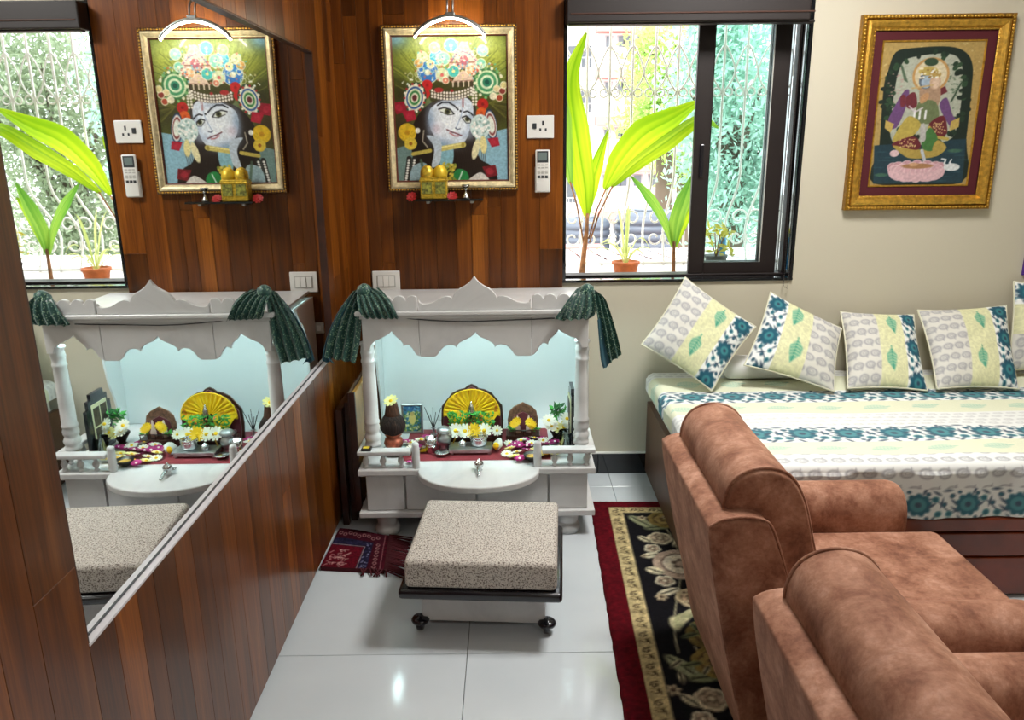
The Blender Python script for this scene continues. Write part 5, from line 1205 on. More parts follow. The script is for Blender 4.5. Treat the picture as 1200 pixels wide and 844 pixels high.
# coconut on its pot
p = st(462, 533); ky = p.y+.03; kx = at(461, 510, ky).x; kz = lambda py: at(461, py, ky).z
pt = thing('copper_pot', 'small copper pot smeared red carrying a brown coconut', 'pot', (kx, ky, TOP)); tp = kz(509)-TOP
lathe('pot_body', [(.018, 0), (.024, .003), (.02, .008), (.034, tp*.35), (.04, tp*.55), (.034, tp*.78), (.024, tp*.88), (.036, tp)], plain('red_smeared_copper', 'a8604c', .35, metal=.7, var=.4, vscale=40), pt, (kx, ky, TOP), 20)
lathe('pot_saucer', [(.0, -.001), (.05, -.001), (.062, .008), (.064, .010), (.05, .003), (.0, .001)], M_SILVER, pt, (kx+.012, ky, TOP+.0012), 22)
cc = thing('coconut', 'brown fibrous coconut balanced on the copper pot', 'coconut', (kx, ky, kz(509)))
h = kz(471)-kz(508); kc = N('coconut_fibre'); nz = kc.noise(1, kc.pos((120, 120, 8)), 4); kc.l(kc.ramp(nz.outputs[0], [(.3, '120a08'), (.55, '2a1812'), (.75, '4c2f1c')]).outputs[0], kc.b.inputs['Base Color']); kc.b.inputs['Roughness'].default_value = .9; kc.bump(nz.outputs[0], .8, .006)
lathe('coconut_shell', [(.022, 0), (.042, h*.08), (.052, h*.22), (.052, h*.36), (.044, h*.5), (.032, h*.62)], kc.m, cc, (kx, ky, kz(509)), 24)
kt = N('coconut_tuft_fibre'); nz = kt.noise(1, kt.pos((160, 160, 6)), 3); kt.l(kt.ramp(nz.outputs[0], [(.3, '2c1810'), (.6, '5a3420'), (.8, '8a5a34')]).outputs[0], kt.b.inputs['Base Color']); kt.b.inputs['Roughness'].default_value = .9
lathe('coconut_tuft', [(.034, h*.55), (.029, h*.72), (.025, h*.9), (.022, h)], kt.m, cc, (kx, ky, kz(509)), 18)
flower('c', (kx, ky-.004, kz(471)), 'cream and yellow flower crowning the coconut', None, 1.2, .55)
# small framed print
p = st(487, 521); py_ = p.y+.13
sp = thing('small_framed_print', 'small silver-framed blue and green devotional print behind the coconut', 'picture', (at(484, 500, py_).x, py_, TOP))
fx0, fx1, fz1 = at(470, 480, py_).x, at(495, 480, py_).x, at(484, 473.5, py_).z
frame_ring('frame', fx0, fx1, TOP, fz1, py_+.01, [(0, 0), (0, .010), (.003, .012), (.008, .011), (.010, .006)], M_STEEL, sp)
def paint_small(p):
    p.c[:] = hx('2d6a8a'); g = np.random.default_rng(9)
    for k in range(60): p.ell(g.uniform(0, 100), g.uniform(0, 30), 6, 4, ['7fb8d0', '2a5a9a', '1c3a5a'][k % 3], 0, .8)
    for k in range(130): p.ell(g.uniform(0, 100), g.uniform(30, 150), 7, 5, ['3a6a34', 'b9b860', '6a8a4a', 'e0dca8', '2c5040'][k % 5], g.uniform(0, 3), .9)
    p.ell(50, 75, 20, 34, 'd2c070'); p.ell(50, 48, 12, 12, 'b8a060')
print_panel('print', fx0+.009, fx1-.009, TOP+.009, fz1-.009, py_+.003, paint_small, .002, 100, 150, M_PRINT2, sp); W('backing', *box_v(fx0+.002, fx1-.002, py_+.004, py_+.012, TOP, fz1-.002), M_DKWOOD, sp)
# dark frame with four photographs, facing along the shelf
p = st(676, 528); dy0, dy1 = p.y-.03, p.y+.16; dx = .240; dz1 = at(678, 447, dy1-.04).z
df = thing('photo_stand', 'black stepped photo frame with four cream-edged pictures beside the shrine pillar', 'frame', (dx, (dy0+dy1)/2, SZ))
pr = [(dy0, SZ+.003), (dy0, dz1-.06), (dy0+.02, dz1-.06), (dy0+.02, dz1-.025), (dy0+.045, dz1-.025), (dy0+.045, dz1), (dy1-.045, dz1), (dy1-.045, dz1-.025), (dy1-.02, dz1-.025), (dy1-.02, dz1-.06), (dy1, dz1-.06), (dy1, SZ+.003)]
bm = bmesh.new(); vv = [bm.verts.new((.0, y-(dy0+dy1)/2, z-SZ)) for y, z in pr]; f = bm.faces.new(vv); r = bmesh.ops.extrude_face_region(bm, geom=[f])
for q_ in r['geom']:
    if isinstance(q_, bmesh.types.BMVert): q_.co.x = .014
bmesh.ops.recalc_face_normals(bm, faces=bm.faces[:]); link('frame_board', bm_mesh('frame_board', bm), M_BLACK, df)
ym = (dy0+dy1)/2; hh = dz1-SZ
W('cream_mount', *box_v(dx-.003, dx-.0003, ym-.058, ym+.058, SZ+.03, dz1-.045), plain('cream_card', 'e0deb8', .7), df)
for a in (-1, 1):
    for b in (0, 1):
        zc0 = SZ+.038+b*(hh-.09)/2; W('photo', *box_v(dx-.005, dx-.0033, ym+a*.028-.023, ym+a*.028+.023, zc0, zc0+(hh-.09)/2-.008), plain('sepia_photo', '3c3424', .5, var=.5, vscale=60), df)
# silver platform with bowl and lid
a, b = st(526, 534), st(577, 533); py0, py1 = a.y, a.y+.085; pz = TOP+.026
sp2 = thing('offering_platform', 'low engraved silver platform on the crimson cloth', 'platform', ((a.x+b.x)/2, (py0+py1)/2, TOP))
box('platform_top', a.x, b.x, py0, py1, pz-.008, pz, M_STEEL, sp2, .002, 2); box('platform_apron', a.x+.004, b.x-.004, py0+.004, py1-.004, pz-.019, pz-.0082, M_STEEL, sp2, .001, 1)
for x in (a.x+.012, b.x-.012):
    for y in (py0+.012, py1-.012): lathe('platform_foot', [(.006, 0), (.007, .003), (.004, .006), (.005, pz-.0192-TOP)], M_STEEL, sp2, (x, y, TOP), 10)
bp = at(561, 517, py0+.05); bw = thing('silver_bowl', 'straight-sided silver bowl standing on the silver platform', 'bowl', (bp.x, py0+.05, pz)); lathe('bowl_body', [(.024, 0), (.032, .004), (.034, .012), (.034, .036), (.036, .040), (.034, .042), (.032, .038), (.031, .012), (.0, .008)], M_SILVER, bw, (bp.x, py0+.05, pz+.0003), 24); lathe('bowl_ring', [(.033, .0), (.0355, .002), (.0355, .004), (.033, .006)], M_SILVER, bw, (bp.x, py0+.05, pz+.026), 24)
lp = at(542, 520, py0+.04); ld = thing('lidded_box', 'tiny domed silver box on the platform beside the bowl', 'box', (lp.x, py0+.04, pz)); lathe('box_base', [(.014, 0), (.0165, .003), (.0165, .010)], M_SILVER, ld, (lp.x, py0+.04, pz+.0003), 16); lathe('box_lid', [(.0175, .0103), (.0165, .014), (.011, .020), (.004, .023), (.003, .027), (0, .028)], M_SILVER, ld, (lp.x, py0+.04, pz+.0003), 16)
# jug, cup, dish, conch, dark bowl, glass, oil lamp
p = st(521, 526); jy = p.y+.012; jx_ = at(520.5, 515, jy).x; jh = at(520, 499, jy).z-TOP
jg = thing('silver_jug', 'silver water jug with waisted neck next to the silver platform', 'jug', (jx_, jy, TOP)); lathe('jug_body', [(.02, 0), (.024, .004), (.017, .012), (.026, jh*.22), (.031, jh*.4), (.026, jh*.55), (.017, jh*.64), (.018, jh*.68)], M_STEEL, jg, (jx_, jy, TOP), 20); lathe('jug_cap', [(.018, jh*.68), (.03, jh*.74), (.032, jh*.8), (.024, jh*.9), (.012, jh*.97), (0, jh)], M_STEEL, jg, (jx_, jy, TOP), 20)
tube('spoon', [(jx_+.028, jy-.02, TOP+.006), (jx_+.045, jy-.01, TOP+.04), (jx_+.06, jy, TOP+.075)], .0028, M_GOLD, jg, 8)
p = st(505, 532); cy_ = p.y+.02; cx_ = at(505, 520, cy_).x; chh = at(505, 513, cy_).z-TOP
cp_ = thing('silver_cup', 'plain silver cup with flowers laid over its rim', 'cup', (cx_, cy_, TOP)); lathe('cup_body', [(.019, 0), (.022, .002), (.023, chh*.6), (.026, chh), (.0245, chh), (.021, .01), (0, .006)], M_SILVER, cp_, (cx_, cy_, TOP), 20); lathe('cup_band', [(.0225, .0), (.0245, .002), (.0225, .004)], M_SILVER, cp_, (cx_, cy_, TOP+chh*.45), 20)
p = st(518, 535.5); ds = thing('silver_dish', 'small shallow silver dish at the front edge of the crimson cloth', 'dish', (p.x, p.y+.015, TOP)); lathe('dish_body', [(.012, 0), (.02, .003), (.029, .014), (.0295, .015), (.02, .007), (0, .004)], M_SILVER, ds, (p.x, p.y+.015, TOP), 20); lathe('dish_lip', [(.0285, .0), (.031, .001), (.0285, .002)], M_SILVER, ds, (p.x, p.y+.015, TOP+.0145), 20)
p = st(583, 531); cq = thing('conch_shell', 'white conch shell with a yellow petal beside the silver platform', 'shell', (p.x, p.y+.03, TOP))
pts = [(-.034, .0), (-.028, .006), (-.012, .022), (.004, .027), (.018, .024), (.028, .015), (.034, .006), (.038, .0)]
vs, fs = lathe_v([(max(r_, .001), t_) for t_, r_ in pts], 18); vs = [(p.x+z_*.9*.6+x_*.35, p.y+.03+y_*.9-z_*.55, TOP+.0275+x_*.95) for x_, y_, z_ in vs]; W('shell_body', vs, fs, plain('ivory_shell', 'dcdcd6', .4, var=.06), cq, True)
vs, fs = lathe_v([(.001, -.012), (.011, -.004), (.013, .002), (.008, .010), (.001, .012)], 10); W('petal', [(p.x-.006+x_, p.y-.001+y_*.5, TOP+.03+z_*1.4) for x_, y_, z_ in vs], fs, M_PETAL_Y, cq, True)
p = st(624, 543); dbw = thing('dark_bowl', 'small dark metal bowl behind the rail post near the cream wall', 'bowl', (p.x, p.y+.03, SZ)); lathe('bowl_body', [(.014, 0), (.018, .003), (.03, .016), (.036, .028), (.034, .028), (.026, .016), (0, .006)], plain('dark_pewter', '4a4844', .35, metal=.8), dbw, (p.x, p.y+.03, SZ+.0005), 20); lathe('bowl_contents', [(.0, .016), (.026, .016), (.027, .018), (0, .022)], plain('turmeric', 'b8923a', .8), dbw, (p.x, p.y+.03, SZ+.0005), 18)
kg = N('clear_glass'); kg.b.inputs['Transmission Weight'].default_value = 1; kg.b.inputs['Roughness'].default_value = .02; kg.b.inputs['IOR'].default_value = 1.3; kg.b.inputs['Base Color'].default_value = (.93, 1, .98, 1)
p = st(664, 533); gt = thing('glass_tumbler', 'clear glass tumbler standing behind the rail near the cream wall', 'glass', (p.x, p.y+.05, SZ)); lathe('glass_wall', [(.022, 0), (.024, .002), (.030, .085), (.0285, .085), (.0225, .008), (0, .008)], kg.m, gt, (p.x, p.y+.05, SZ+.0005), 22)
p = atz(561, 556, SZ+.0); lm = thing('oil_lamp', 'silver oil lamp with curled spout on the bowed shelf front', 'lamp', (p.x, p.y+.03, SZ))
lathe('lamp_body', [(.012, 0), (.014, .003), (.009, .008), (.016, .018), (.019, .028), (.014, .038), (.006, .043), (.004, .048), (0, .05)], M_SILVER, lm, (p.x, p.y+.035, SZ+.0005), 18)
tube('lamp_spout', spline([(p.x, p.y+.02, SZ+.02), (p.x+.001, p.y-.0, SZ+.016), (p.x+.001, p.y-.022, SZ+.009), (p.x+.0, p.y-.034, SZ+.010)], 5, False), [.008]*4+[.007]*4+[.0055]*4+[.005]*4, M_SILVER, lm, 10); lathe('lamp_handle', [(.004, .0), (.011, .004), (.012, .007), (.004, .010)], M_SILVER, lm, (p.x-.002, p.y+.078, SZ+.0005), 14); tube('lamp_tail', [(p.x, p.y+.05, SZ+.02), (p.x-.001, p.y+.066, SZ+.016), (p.x-.002, p.y+.078, SZ+.009)], .004, M_SILVER, lm, 8)
mp_ = at(431, 531, 2.825); mb = thing('matchbox', 'yellow and black matchbox on the shrine rail next to the panelling', 'box', (mp_.x, 2.825, SZ+.076)); box('match_sleeve', mp_.x-.022, mp_.x+.016, 2.806, 2.838, SZ+.0765, SZ+.0865, M_BLACK, mb, .001, 1); W('match_label', *box_v(mp_.x-.016, mp_.x+.009, 2.811, 2.833, SZ+.0866, SZ+.0872), plain('match_label_print', 'd8a030', .6, var=.4, vscale=150), mb)
p = st(508, 519); iy = p.y+.09; ix = at(508, 500, iy).x; ih = thing('incense_stand', 'thin grey incense stand with sticks behind the silver jug', 'incense', (ix, iy, TOP)); lathe('stand_cup', [(.014, 0), (.016, .004), (.005, .010), (.005, .03), (.012, .036)], M_STEEL, ih, (ix, iy, TOP), 14)
for k in range(7): a = -.5+k*.17; tube('incense_stick', [(ix+.004*a, iy, TOP+.034), (ix+.07*a, iy-.005, TOP+.11+.02*math.cos(k*2))], .0016, M_DARKPL, ih, 5)
# ------------------------------------------------------------------ window box: ledge, grille, plants
LZ = .885
lg = setp(W('trim_1', *box_v(.05, 1.75, YB+T, 4.32, LZ-.05, LZ), plain('pale_stone_ledge', 'c9c4bc', .5)), kind='structure')
gr = thing('window_grille', 'white wrought-iron window grille with lancet arches and scrolls outside the window', 'grille', (.9, 4.0, LZ))
GY = 3.95
def belly(z):                      # outward bulge of the lower bars
    t = min(max((1.36-z)/.30, 0), 1); s = t*t*(3-2*t); e = min(max((1.02-z)/.12, 0), 1)
    return .22*s-.05*e
def bar_pts(x): return [(x, GY+belly(z), z) for z in [2.42, 2.0, 1.6, 1.42, 1.36, 1.3, 1.24, 1.18, 1.12, 1.06, 1.0, .95, .90, LZ+.001]]
xs = [.163+.109*k for k in range(14)]
vb, fb = tube_v([(0, y-GY, z-LZ) for _, y, z in bar_pts(0)], .0062, 8); bar_me = mesh('grille_bar', vb, fb, True)
parts = []
for s in (-1, 1):
    pts = [(s*.0, 1.958), (s*.022, 1.925), (s*.042, 1.88), (s*.0535, 1.835), (s*.042, 1.795), (s*.024, 1.768), (s*.010, 1.748)]
    parts.append(tube_v([(x, 0, z-LZ) for x, z in [tuple(p) for p in spline(pts, 4, False)]], .0042, 6))
    parts.append(tube_v([(s*.0275+.019*math.cos(a)*s, 0, 1.742-LZ+.019*math.sin(a)) for a in np.linspace(2.4, -3.4, 18)], .004, 6))
vs, fs = merge(*parts); arch_me = mesh('grille_scroll', vs, fs, True)
parts = []
for s in (-1, 1):
    for zc_, r0 in ((1.13, .045), (1.02, .04)):
        sp_ = [(s*(.046+(r0*(1-t*.62))*math.cos(a)), belly(zc_), zc_-LZ+(r0*(1-t*.62))*math.sin(a)) for t, a in [(k/22, 3.6-6.4*k/22 if zc_ > 1.1 else -3.6+6.4*k/22) for k in range(23)]]
        parts.append(tube_v(sp_, .0055, 6))
scr_me = [mesh('grille_curl', *parts[k], True) for k in range(4)]
for i, x in enumerate(xs):
    link('grille_bar', bar_me, M_GRILLE, gr, (x-.9, GY-4.0, 0)); link('grille_scroll', arch_me, M_GRILLE, gr, (x-.9, GY-4.0, 0))
    if i % 2 == 0: [link('grille_curl', q_, M_GRILLE, gr, (x-.9, GY-4.0, 0)) for q_ in scr_me]
for z in (2.40, LZ+.012): tube('grille_rail', [(.10, GY+belly(z), z), (1.66, GY+belly(z), z)], .008, M_GRILLE, gr, 8)
for x in (.12, 1.64):              # returns to the wall
    for z in (2.40, 1.9, 1.4): tube('grille_return', [(x, YB+T+.002, z), (x, GY, z)], .007, M_GRILLE, gr, 8)
def leaf_mat(name, c, t):
    k = N(name); v = k.pos((60, 60, 2)); nz = k.noise(3, k.pos(), 3)
    k.l(k.ramp(nz.outputs[0], [(.3, c[0]), (.7, c[1])]).outputs[0], k.b.inputs['Base Color']); k.b.inputs['Roughness'].default_value = .4
    tr = k.n('ShaderNodeBsdfTranslucent'); tr.inputs[0].default_value = c4(t); mx = k.n('ShaderNodeMixShader'); mx.inputs[0].default_value = .5
    k.l(k.b.outputs[0], mx.inputs[1]); k.l(tr.outputs[0], mx.inputs[2]); k.l(mx.outputs[0], k.o.inputs[0]); return k.m
M_PALM = (hx('78aa10'), hx('c8dc2a')); M_PALM2 = (hx('5a9a34'), hx('a8cc50'))
def blade_mat():
    k = N('palm_leaf'); a = k.n('ShaderNodeAttribute', attribute_name='Col'); k.l(a.outputs['Color'], k.b.inputs['Base Color']); k.b.inputs['Roughness'].default_value = .4
    tr = k.n('ShaderNodeBsdfTranslucent'); k.l(a.outputs['Color'], tr.inputs[0]); mx = k.n('ShaderNodeMixShader'); mx.inputs[0].default_value = .5
    k.l(k.b.outputs[0], mx.inputs[1]); k.l(tr.outputs[0], mx.inputs[2]); k.l(mx.outputs[0], k.o.inputs[0]); return k.m
M_BLADE = blade_mat()
M_STEM = plain('reddish_palm_stem', '8a5c34', .6, var=.25, vscale=30); M_SPID = leaf_mat('striped_spider_leaf', ('9ab04a', 'd8dc9a'), 'd8e090')
M_TERRA = plain('terracotta', 'b8622f', .7, var=.12, vscale=20)
def blade(spine, widths, mat, parent, fold=.35, ncr=8, pleat=.0012, name='leaf', roll=0.):
    S = spline([at(*p) for p in spine], 7, False); m = len(S); wf = np.interp(np.linspace(0, 1, m), np.linspace(0, 1, len(widths)), widths)
    rows = []; cl = []; gg = np.random.default_rng(int(spine[0][0]*7+spine[-1][1])); base_ = mat; st_ = gg.uniform(-.5, .5, 2*ncr+1)
    for i, c in enumerate(S):
        t = (S[min(i+1, m-1)]-S[max(i-1, 0)]).normalized(); sd = t.cross(Vector((0, 1, 0))).normalized(); up_ = sd.cross(t)
        sd = (sd*math.cos(roll)+up_*math.sin(roll)); up_ = sd.cross(t); row = []
        for k in range(-ncr, ncr+1):
            f = k/ncr; row.append(tuple(c+sd*(f*wf[i])+up_*(abs(f)*wf[i]*fold+pleat*(k % 2))-rootoff(parent)))
            q_ = np.clip(.5+.45*st_[k+ncr]+.3*math.sin(i*.21+k*.15)-.45*(abs(f) < .08), 0, 1); cl.append(base_[0]*(1-q_)+base_[1]*q_)
        rows.append(row)
    return link(name, grid_mesh(name, np.array(rows), s2l(np.array(cl)), True), M_BLADE, parent)
def px(n): return n*.0041
pm = thing('palm_seedling', 'tall coconut palm seedling with broad yellow-green leaves on the window ledge', 'plant', (.37, 3.82, LZ))
b0 = at(682, 318, 3.82); b0.z = LZ
tube('stem', [b0, at(684, 300, 3.82), at(687, 275, 3.82), at(688.5, 250, 3.82)], [.016, .013, .011, .008], M_STEM, pm, 10)
blade([(688, 256, 3.82), (685, 215, 3.80), (675, 150, 3.78), (669, 92, 3.78), (687, 38, 3.80)], [px(2), px(13), px(15), px(10), px(1)], M_PALM, pm, .3)
tube('petiole', [at(684, 285, 3.82), at(676, 240, 3.80), at(668, 213, 3.79)], .004, M_STEM, pm, 8)
blade([(669, 216, 3.79), (664, 180, 3.77), (661, 140, 3.75), (659, 100, 3.74)], [px(2), px(8), px(9), px(2)], M_PALM2, pm, .3)
blade([(688, 252, 3.83), (693, 222, 3.84), (701, 190, 3.85), (713, 152, 3.86)], [px(2), px(8), px(7), px(.5)], M_PALM, pm, .4)
tube('petiole', [at(690, 280, 3.82), at(699, 247, 3.83), at(711, 219, 3.84)], .004, M_STEM, pm, 8)
blade([(709, 222, 3.83), (728, 188, 3.81), (755, 158, 3.79), (787, 140, 3.77), (819, 119, 3.75)], [px(3), px(15), px(18), px(13), px(2)], M_PALM, pm, .25, roll=-.35)
tube('petiole', [at(691, 284, 3.81), at(702, 250, 3.80), at(718, 218, 3.79)], .004, M_STEM, pm, 8)
blade([(716, 219, 3.79), (745, 192, 3.77), (780, 167, 3.75), (820, 140, 3.73), (842, 150, 3.72)], [px(2), px(8), px(10), px(7), px(1)], M_PALM, pm, .3, roll=.5)
p2_ = thing('palm_seedling', 'short coconut palm seedling with three narrow leaves on the window ledge', 'plant', (.77, 3.82, LZ))
b0 = at(789, 320, 3.82); b0.z = LZ
tube('stem', [b0, at(789.5, 300, 3.82), at(790, 283, 3.82)], [.010, .009, .007], M_STEM, p2_, 10)
blade([(789, 290, 3.82), (779, 260, 3.81), (762, 232, 3.80), (739, 206, 3.79)], [px(2), px(5), px(6), px(.5)], M_PALM2, p2_, .5)
blade([(790, 290, 3.82), (793, 262, 3.80), (801, 236, 3.78), (812, 205, 3.77)], [px(2), px(9), px(9), px(1)], M_PALM2, p2_, .35)
blade([(791, 290, 3.83), (800, 262, 3.84), (810, 240, 3.85), (822, 222, 3.86)], [px(2), px(7), px(7), px(1)], M_PALM, p2_, .4)
pc = at(733, 318, 3.80); pt_ = thing('spider_plant', 'spider plant in a shallow terracotta pot between the palm seedlings', 'plant', (pc.x, 3.80, LZ))
lathe('pot', [(.048, 0), (.052, .004), (.062, .052), (.068, .054), (.069, .066), (.062, .067), (.058, .058), (0, .056)], M_TERRA, pt_, (pc.x, 3.80, LZ), 24)
g = np.random.default_rng(8); zt_ = LZ+.058
for k in range(16):
    a = g.uniform(0, 2*PI) if k > 4 else g.uniform(1.2, 1.9)-3.1*(k % 2); L = g.uniform(.13, .2); hgt = g.uniform(.08, .2) if k > 3 else .24
    P0 = Vector((pc.x+.01*math.cos(a), 3.80+.01*math.sin(a), zt_)); P1 = P0+Vector((L*.45*math.cos(a), L*.45*math.sin(a)*.7, hgt)); P2_ = P0+Vector((L*math.cos(a), L*math.sin(a)*.7, hgt*.45 if k > 3 else hgt*1.15))
    S = [P0*(1-t)**2+P1*(2*t*(1-t))+P2_*t*t for t in np.linspace(0, 1, 12)]; rows = []
    for i, c in enumerate(S):
        w = .007*math.sin(PI*(.12+.86*i/11)); sd = Vector((-math.sin(a), math.cos(a), 0)) if abs(math.cos(a)) < .4 else Vector((0, .7, .7)); sd = Vector((-math.sin(a), math.cos(a), .4)).normalized(); rows.append([tuple(c+sd*w*f+Vector((0, 0, abs(f)*.002))-rootoff(pt_)) for f in (-1, 0, 1)])
    link('leaf', grid_mesh('leaf', np.array(rows), None, True), M_SPID, pt_)
# pot with yellow leaves and a blue bottle seen through the sash
pc = at(838, 318, 3.86); yp = thing('potted_croton', 'small yellow-leaved plant in a dark pot behind the window sash', 'plant', (pc.x, 3.86, LZ))
lathe('pot', [(.038, 0), (.042, .004), (.052, .07), (.056, .072), (.056, .084), (.05, .084), (0, .074)], plain('dark_plastic_pot', '3a3a38', .6), yp, (pc.x, 3.86, LZ), 20)
leaf_cluster('foliage', pc.x, 3.86, LZ+.16, .075, .06, .07, 60, .026, leaf_mat('croton_leaf', ('b8a83a', '8a9a3a'), 'd8c84a'), yp, 21)
for k in range(4): tube('twig', [(pc.x, 3.86, LZ+.074), (pc.x+.04*math.cos(k*1.6), 3.86+.04*math.sin(k*1.6), LZ+.19)], .003, M_STEM, yp, 6)
qb = at(846, 290, 3.93); bb_ = thing('blue_bottle', 'slim blue plastic bottle standing among the ledge plants', 'bottle', (qb.x, 3.93, LZ)); lathe('bottle_body', [(.018, 0), (.02, .004), (.02, .15), (.016, .165), (.010, .172), (.010, .18)], plain('blue_plastic', '2f8ac8', .3), bb_, (qb.x, 3.93, LZ), 16); lathe('bottle_cap', [(.012, .18), (.012, .195), (.010, .197)], M_WHITEPL, bb_, (qb.x, 3.93, LZ), 14)

# ------------------------------------------------------------------ outdoors
GZ = -6.0
setp(W('ground_outside', *box_v(-60, 90, 4.5, 120, GZ-.2, GZ), plain('pale_tarmac', 'a8a49c', .9)), kind='structure')
M_FACADE = plain('white_facade_paint', 'e4e0de', .8); M_BAND = plain('salmon_band_paint', 'cf8a84', .8); M_PANE = plain('dark_window_pane', '6a7076', .2); M_RAIL = plain('grey_railing', 'b4b2b4', .6)
DB = 48.0
ap = thing('apartment_building', 'white apartment block with salmon floor bands and barred balconies across the road', 'building', (6, DB, GZ))
def bx(px_, Y=DB): return at(px_, 172, Y).x
def bz(py_, Y=DB): return at(700, py_, Y).z
xa, xb, xc = bx(640), bx(699), bx(800)
box('wall', xb, xc, DB, DB+10, GZ, 26, M_FACADE, ap, 0); box('wall', xa-14, xb, DB+1.6, DB+10, GZ, 26, M_FACADE, ap, 0)
fl = [34, 88, 142, 197, 252]
for i, py in enumerate(fl):
    z = bz(py); box('floor_band', xb-.15, xc+.2, DB-.9, DB, z-.25, z+.25, M_BAND, ap, .02, 1); box('floor_slab', xa-14, xb-.16, DB+.4, DB+1.6, z-.18, z+.12, M_FACADE, ap, .02, 1)
    for wx0, wx1 in ((708, 714), (722, 727), (729, 735), (744, 752), (762, 772), (780, 790)):
        f = box('window', bx(wx0)-.1, bx(wx1)+.1, DB-.06, DB+.0, bz(py+22), bz(py+8), M_RAIL, ap, .02, 1)
        o_ = rootoff(f); link('pane', bm_mesh('pane', rbox_bm(bx(wx0)-o_.x, bx(wx1)-o_.x, DB-.1-o_.y, DB-.062-o_.y, bz(py+21)-o_.z, bz(py+9)-o_.z, 0)), M_PANE, f)
    for k in range(5):
        xx = xa-1+k*(xb-xa+1)/5; box('balcony_window', xx, xx+.55, DB+1.5, DB+1.6, bz(py+42), bz(py+16), M_PANE, ap, .02, 1)
    parts = [box_v(xa-3+k*.22, xa-3+k*.22+.035, DB+.45, DB+.49, z+.12, z+1.0) for k in range(int((xb-xa+2.8)/.22))]+[box_v(xa-3, xb-.16, DB+.44, DB+.5, z+.98, z+1.04)]
    W('balcony_railing', *merge(*parts), M_RAIL, ap)
# neighbour's shed roof of ribbed sheets and a water tank
srf = thing('shed_roof', 'pale ribbed sheet roof of a shed below the window', 'roof', (2, 9, -1)); M_SHEET = plain('pale_metal_sheet', 'cfc8c8', .5, metal=.2)
rz0 = at(760, 309, 7.0).z; rz1 = at(760, 291, 9.5).z
for k in range(26):
    x0 = -.8+k*.22; W('roof_sheet', [(x0, 7, rz0), (x0+.19, 7, rz0), (x0+.205, 7, rz0-.04), (x0+.22, 7, rz0-.04), (x0, 9.5, rz1), (x0+.19, 9.5, rz1), (x0+.205, 9.5, rz1-.04), (x0+.22, 9.5, rz1-.04)], [(0, 1, 5, 4), (1, 2, 6, 5), (2, 3, 7, 6)], M_SHEET, srf)
box('shed_wall', -.8, 4.92, 7.1, 9.4, GZ, min(rz0, rz1)-.05, plain('salmon_wall', 'd0a09a', .8), srf, 0)
pw = thing('parapet_wall', 'low salmon and cream parapet wall beyond the shed roof', 'wall', (1.2, 10.2, GZ)); zp = at(680, 300, 10.2).z
box('parapet', .5, at(706, 300, 10.2).x, 10.2, 10.4, GZ, zp-.06, plain('cream_plaster', 'dcc8a8', .8), pw, 0); box('coping', .45, at(708, 300, 10.2).x, 10.15, 10.45, zp-.06, at(680, 293, 10.2).z+.05, M_BAND, pw, .01, 1)
for i, (pxc, py0, py1, w) in enumerate(((757, 290, 243, .46), (686, 292, 252, .36))):
    c = at(pxc, 280, 11.5); z0, z1 = at(pxc, py0, 11.5).z, at(pxc, py1, 11.5).z
    wt = thing('water_tank', ('dark ribbed water tank beside the trees', 'dark ribbed water tank behind the taller palm seedling')[i], 'tank', (c.x, 11.5, z0)); h = z1-z0
    pr = [(w*.96, 0)]
    for k in range(4): pr += [(w, h*(.05+.2*k)), (w, h*(.15+.2*k)), (w*.95, h*(.18+.2*k)), (w*.95, h*(.22+.2*k))]
    pr += [(w*.8, h*.92)]; lathe('tank_body', pr, plain('dark_blue_plastic', '5a626e', .5), wt, (c.x, 11.5, z0), 26); lathe('tank_lid', [(w*.4, h*.92), (w*.4, h), (w*.3, h*1.03)], plain('grey_lid', '8a9098', .5), wt, (c.x, 11.5, z0), 20)
    box('tank_stand', c.x-w, c.x+w, 11.5-w, 11.5+w, GZ, z0-.01, M_FACADE, wt, 0)
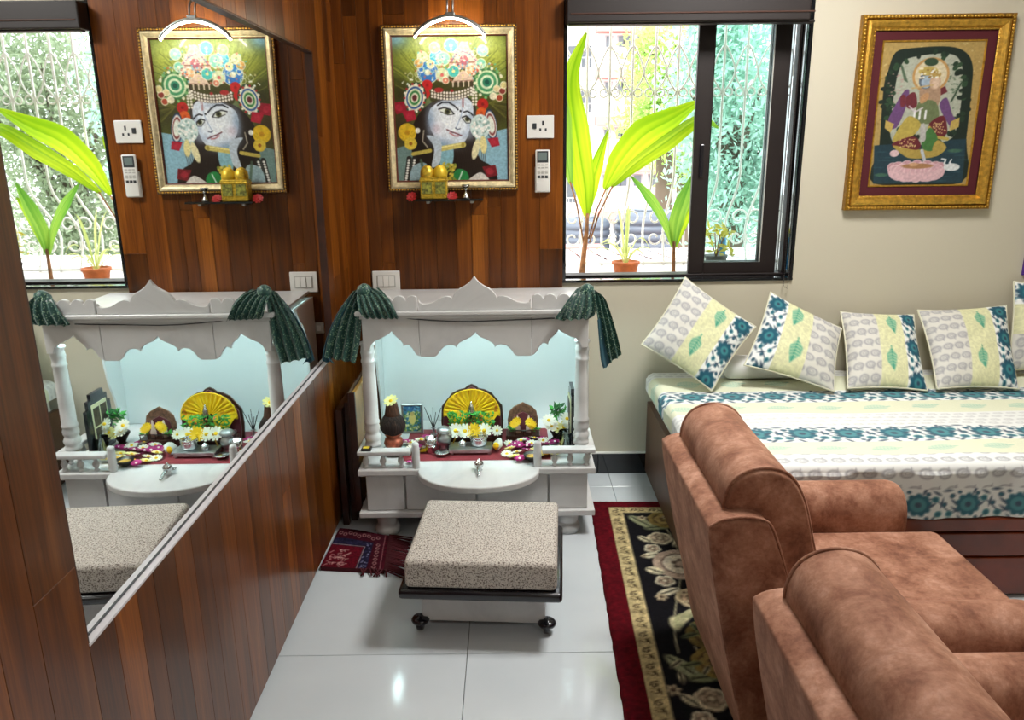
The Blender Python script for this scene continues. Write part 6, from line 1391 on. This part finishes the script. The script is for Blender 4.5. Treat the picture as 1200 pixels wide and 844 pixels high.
def tree(cx_, cy_, cz_, rx_, ry_, rz_, n, ls, mat, label, seed):
    t = thing('leafy_tree', label, 'tree', (cx_, cy_, GZ), 0, 'trees outside the window'); g = np.random.default_rng(seed)
    nb = 26; C = g.normal(size=(nb, 3)); C /= np.linalg.norm(C, axis=1)[:, None]; C *= (g.random((nb, 1))**.4)*.8; C = C*np.array((rx_, ry_, rz_))+np.array((cx_, cy_, cz_))
    tube('trunk', [(cx_, cy_, GZ), (cx_+.1, cy_, (GZ+cz_)/2), (cx_, cy_, cz_)], [.28, .22, .12], plain('tree_bark', '6a5a4c', .9), t, 10)
    vs, fs = merge(*[tube_v([(cx_, cy_, cz_-rz_*.5), tuple((C[k]+np.array((cx_, cy_, cz_-rz_*.3)))/2), tuple(C[k])], [.07, .05, .02], 6) for k in range(0, nb, 3)]); W('branches', vs, fs, plain('branch_bark', '5c5044', .9), t)
    idx = g.integers(0, nb, n); P_ = C[idx]+g.normal(size=(n, 3))*np.array((rx_, ry_, rz_))*.19
    d = g.normal(size=(n, 3)); d[:, 2] -= .5; d /= np.linalg.norm(d, axis=1)[:, None]; e = np.cross(d, g.normal(size=(n, 3))); e /= np.linalg.norm(e, axis=1)[:, None]
    l = (ls*g.uniform(.6, 1.3, n))[:, None]; V = np.stack([P_-d*l, P_+e*l*.36, P_+d*l, P_-e*l*.36], 1).reshape(-1, 3)-np.array((cx_, cy_, GZ))
    me = bpy.data.meshes.new('foliage'); me.vertices.add(4*n); me.vertices.foreach_set('co', V.astype(np.float32).ravel()); me.loops.add(4*n); me.loops.foreach_set('vertex_index', np.arange(4*n, dtype=np.int32)); me.polygons.add(n); me.polygons.foreach_set('loop_start', np.arange(0, 4*n, 4, dtype=np.int32)); me.update(calc_edges=True)
    setp(link('foliage', me, mat, t), kind='stuff')
LF1 = leaf_mat('light_tree_leaf', ('94b860', 'bcd484'), 'c8e488'); LF2 = leaf_mat('hazed_blue_green_leaf', ('8fb4a2', 'bcd8ca'), 'b4d8c8'); LF3 = leaf_mat('dusty_tree_leaf', ('788a70', 'a4b094'), 'a8b894')  # blue-green leaf colours paled to paint in outdoor haze
tree(at(780, 90, 16).x, 16, at(780, 95, 16).z, 1.0, 1.2, 1.6, 6000, .075, LF1, 'light green tree standing between the apartment block and the window sash', 31)
tree(at(865, 150, 13).x, 13, at(865, 150, 13).z+.2, 1.35, 1.3, 2.3, 16000, .07, LF2, 'blue-green tree filling the view through the window sash', 32)
tree(at(800, 180, 20).x, 20, at(800, 185, 20).z, .9, 1.2, 1.0, 4000, .08, LF1, 'low light green tree in front of the apartment block', 33)
tree(7.1, 15.5, 1.6, 1.7, 1.6, 3.9, 20000, .07, LF3, 'dusty green tree standing further along the road', 34)
tree(11.8, 19, 2.2, 2.1, 1.8, 3.6, 15000, .08, LF3, 'tall dusty tree at the end of the tree row', 35)
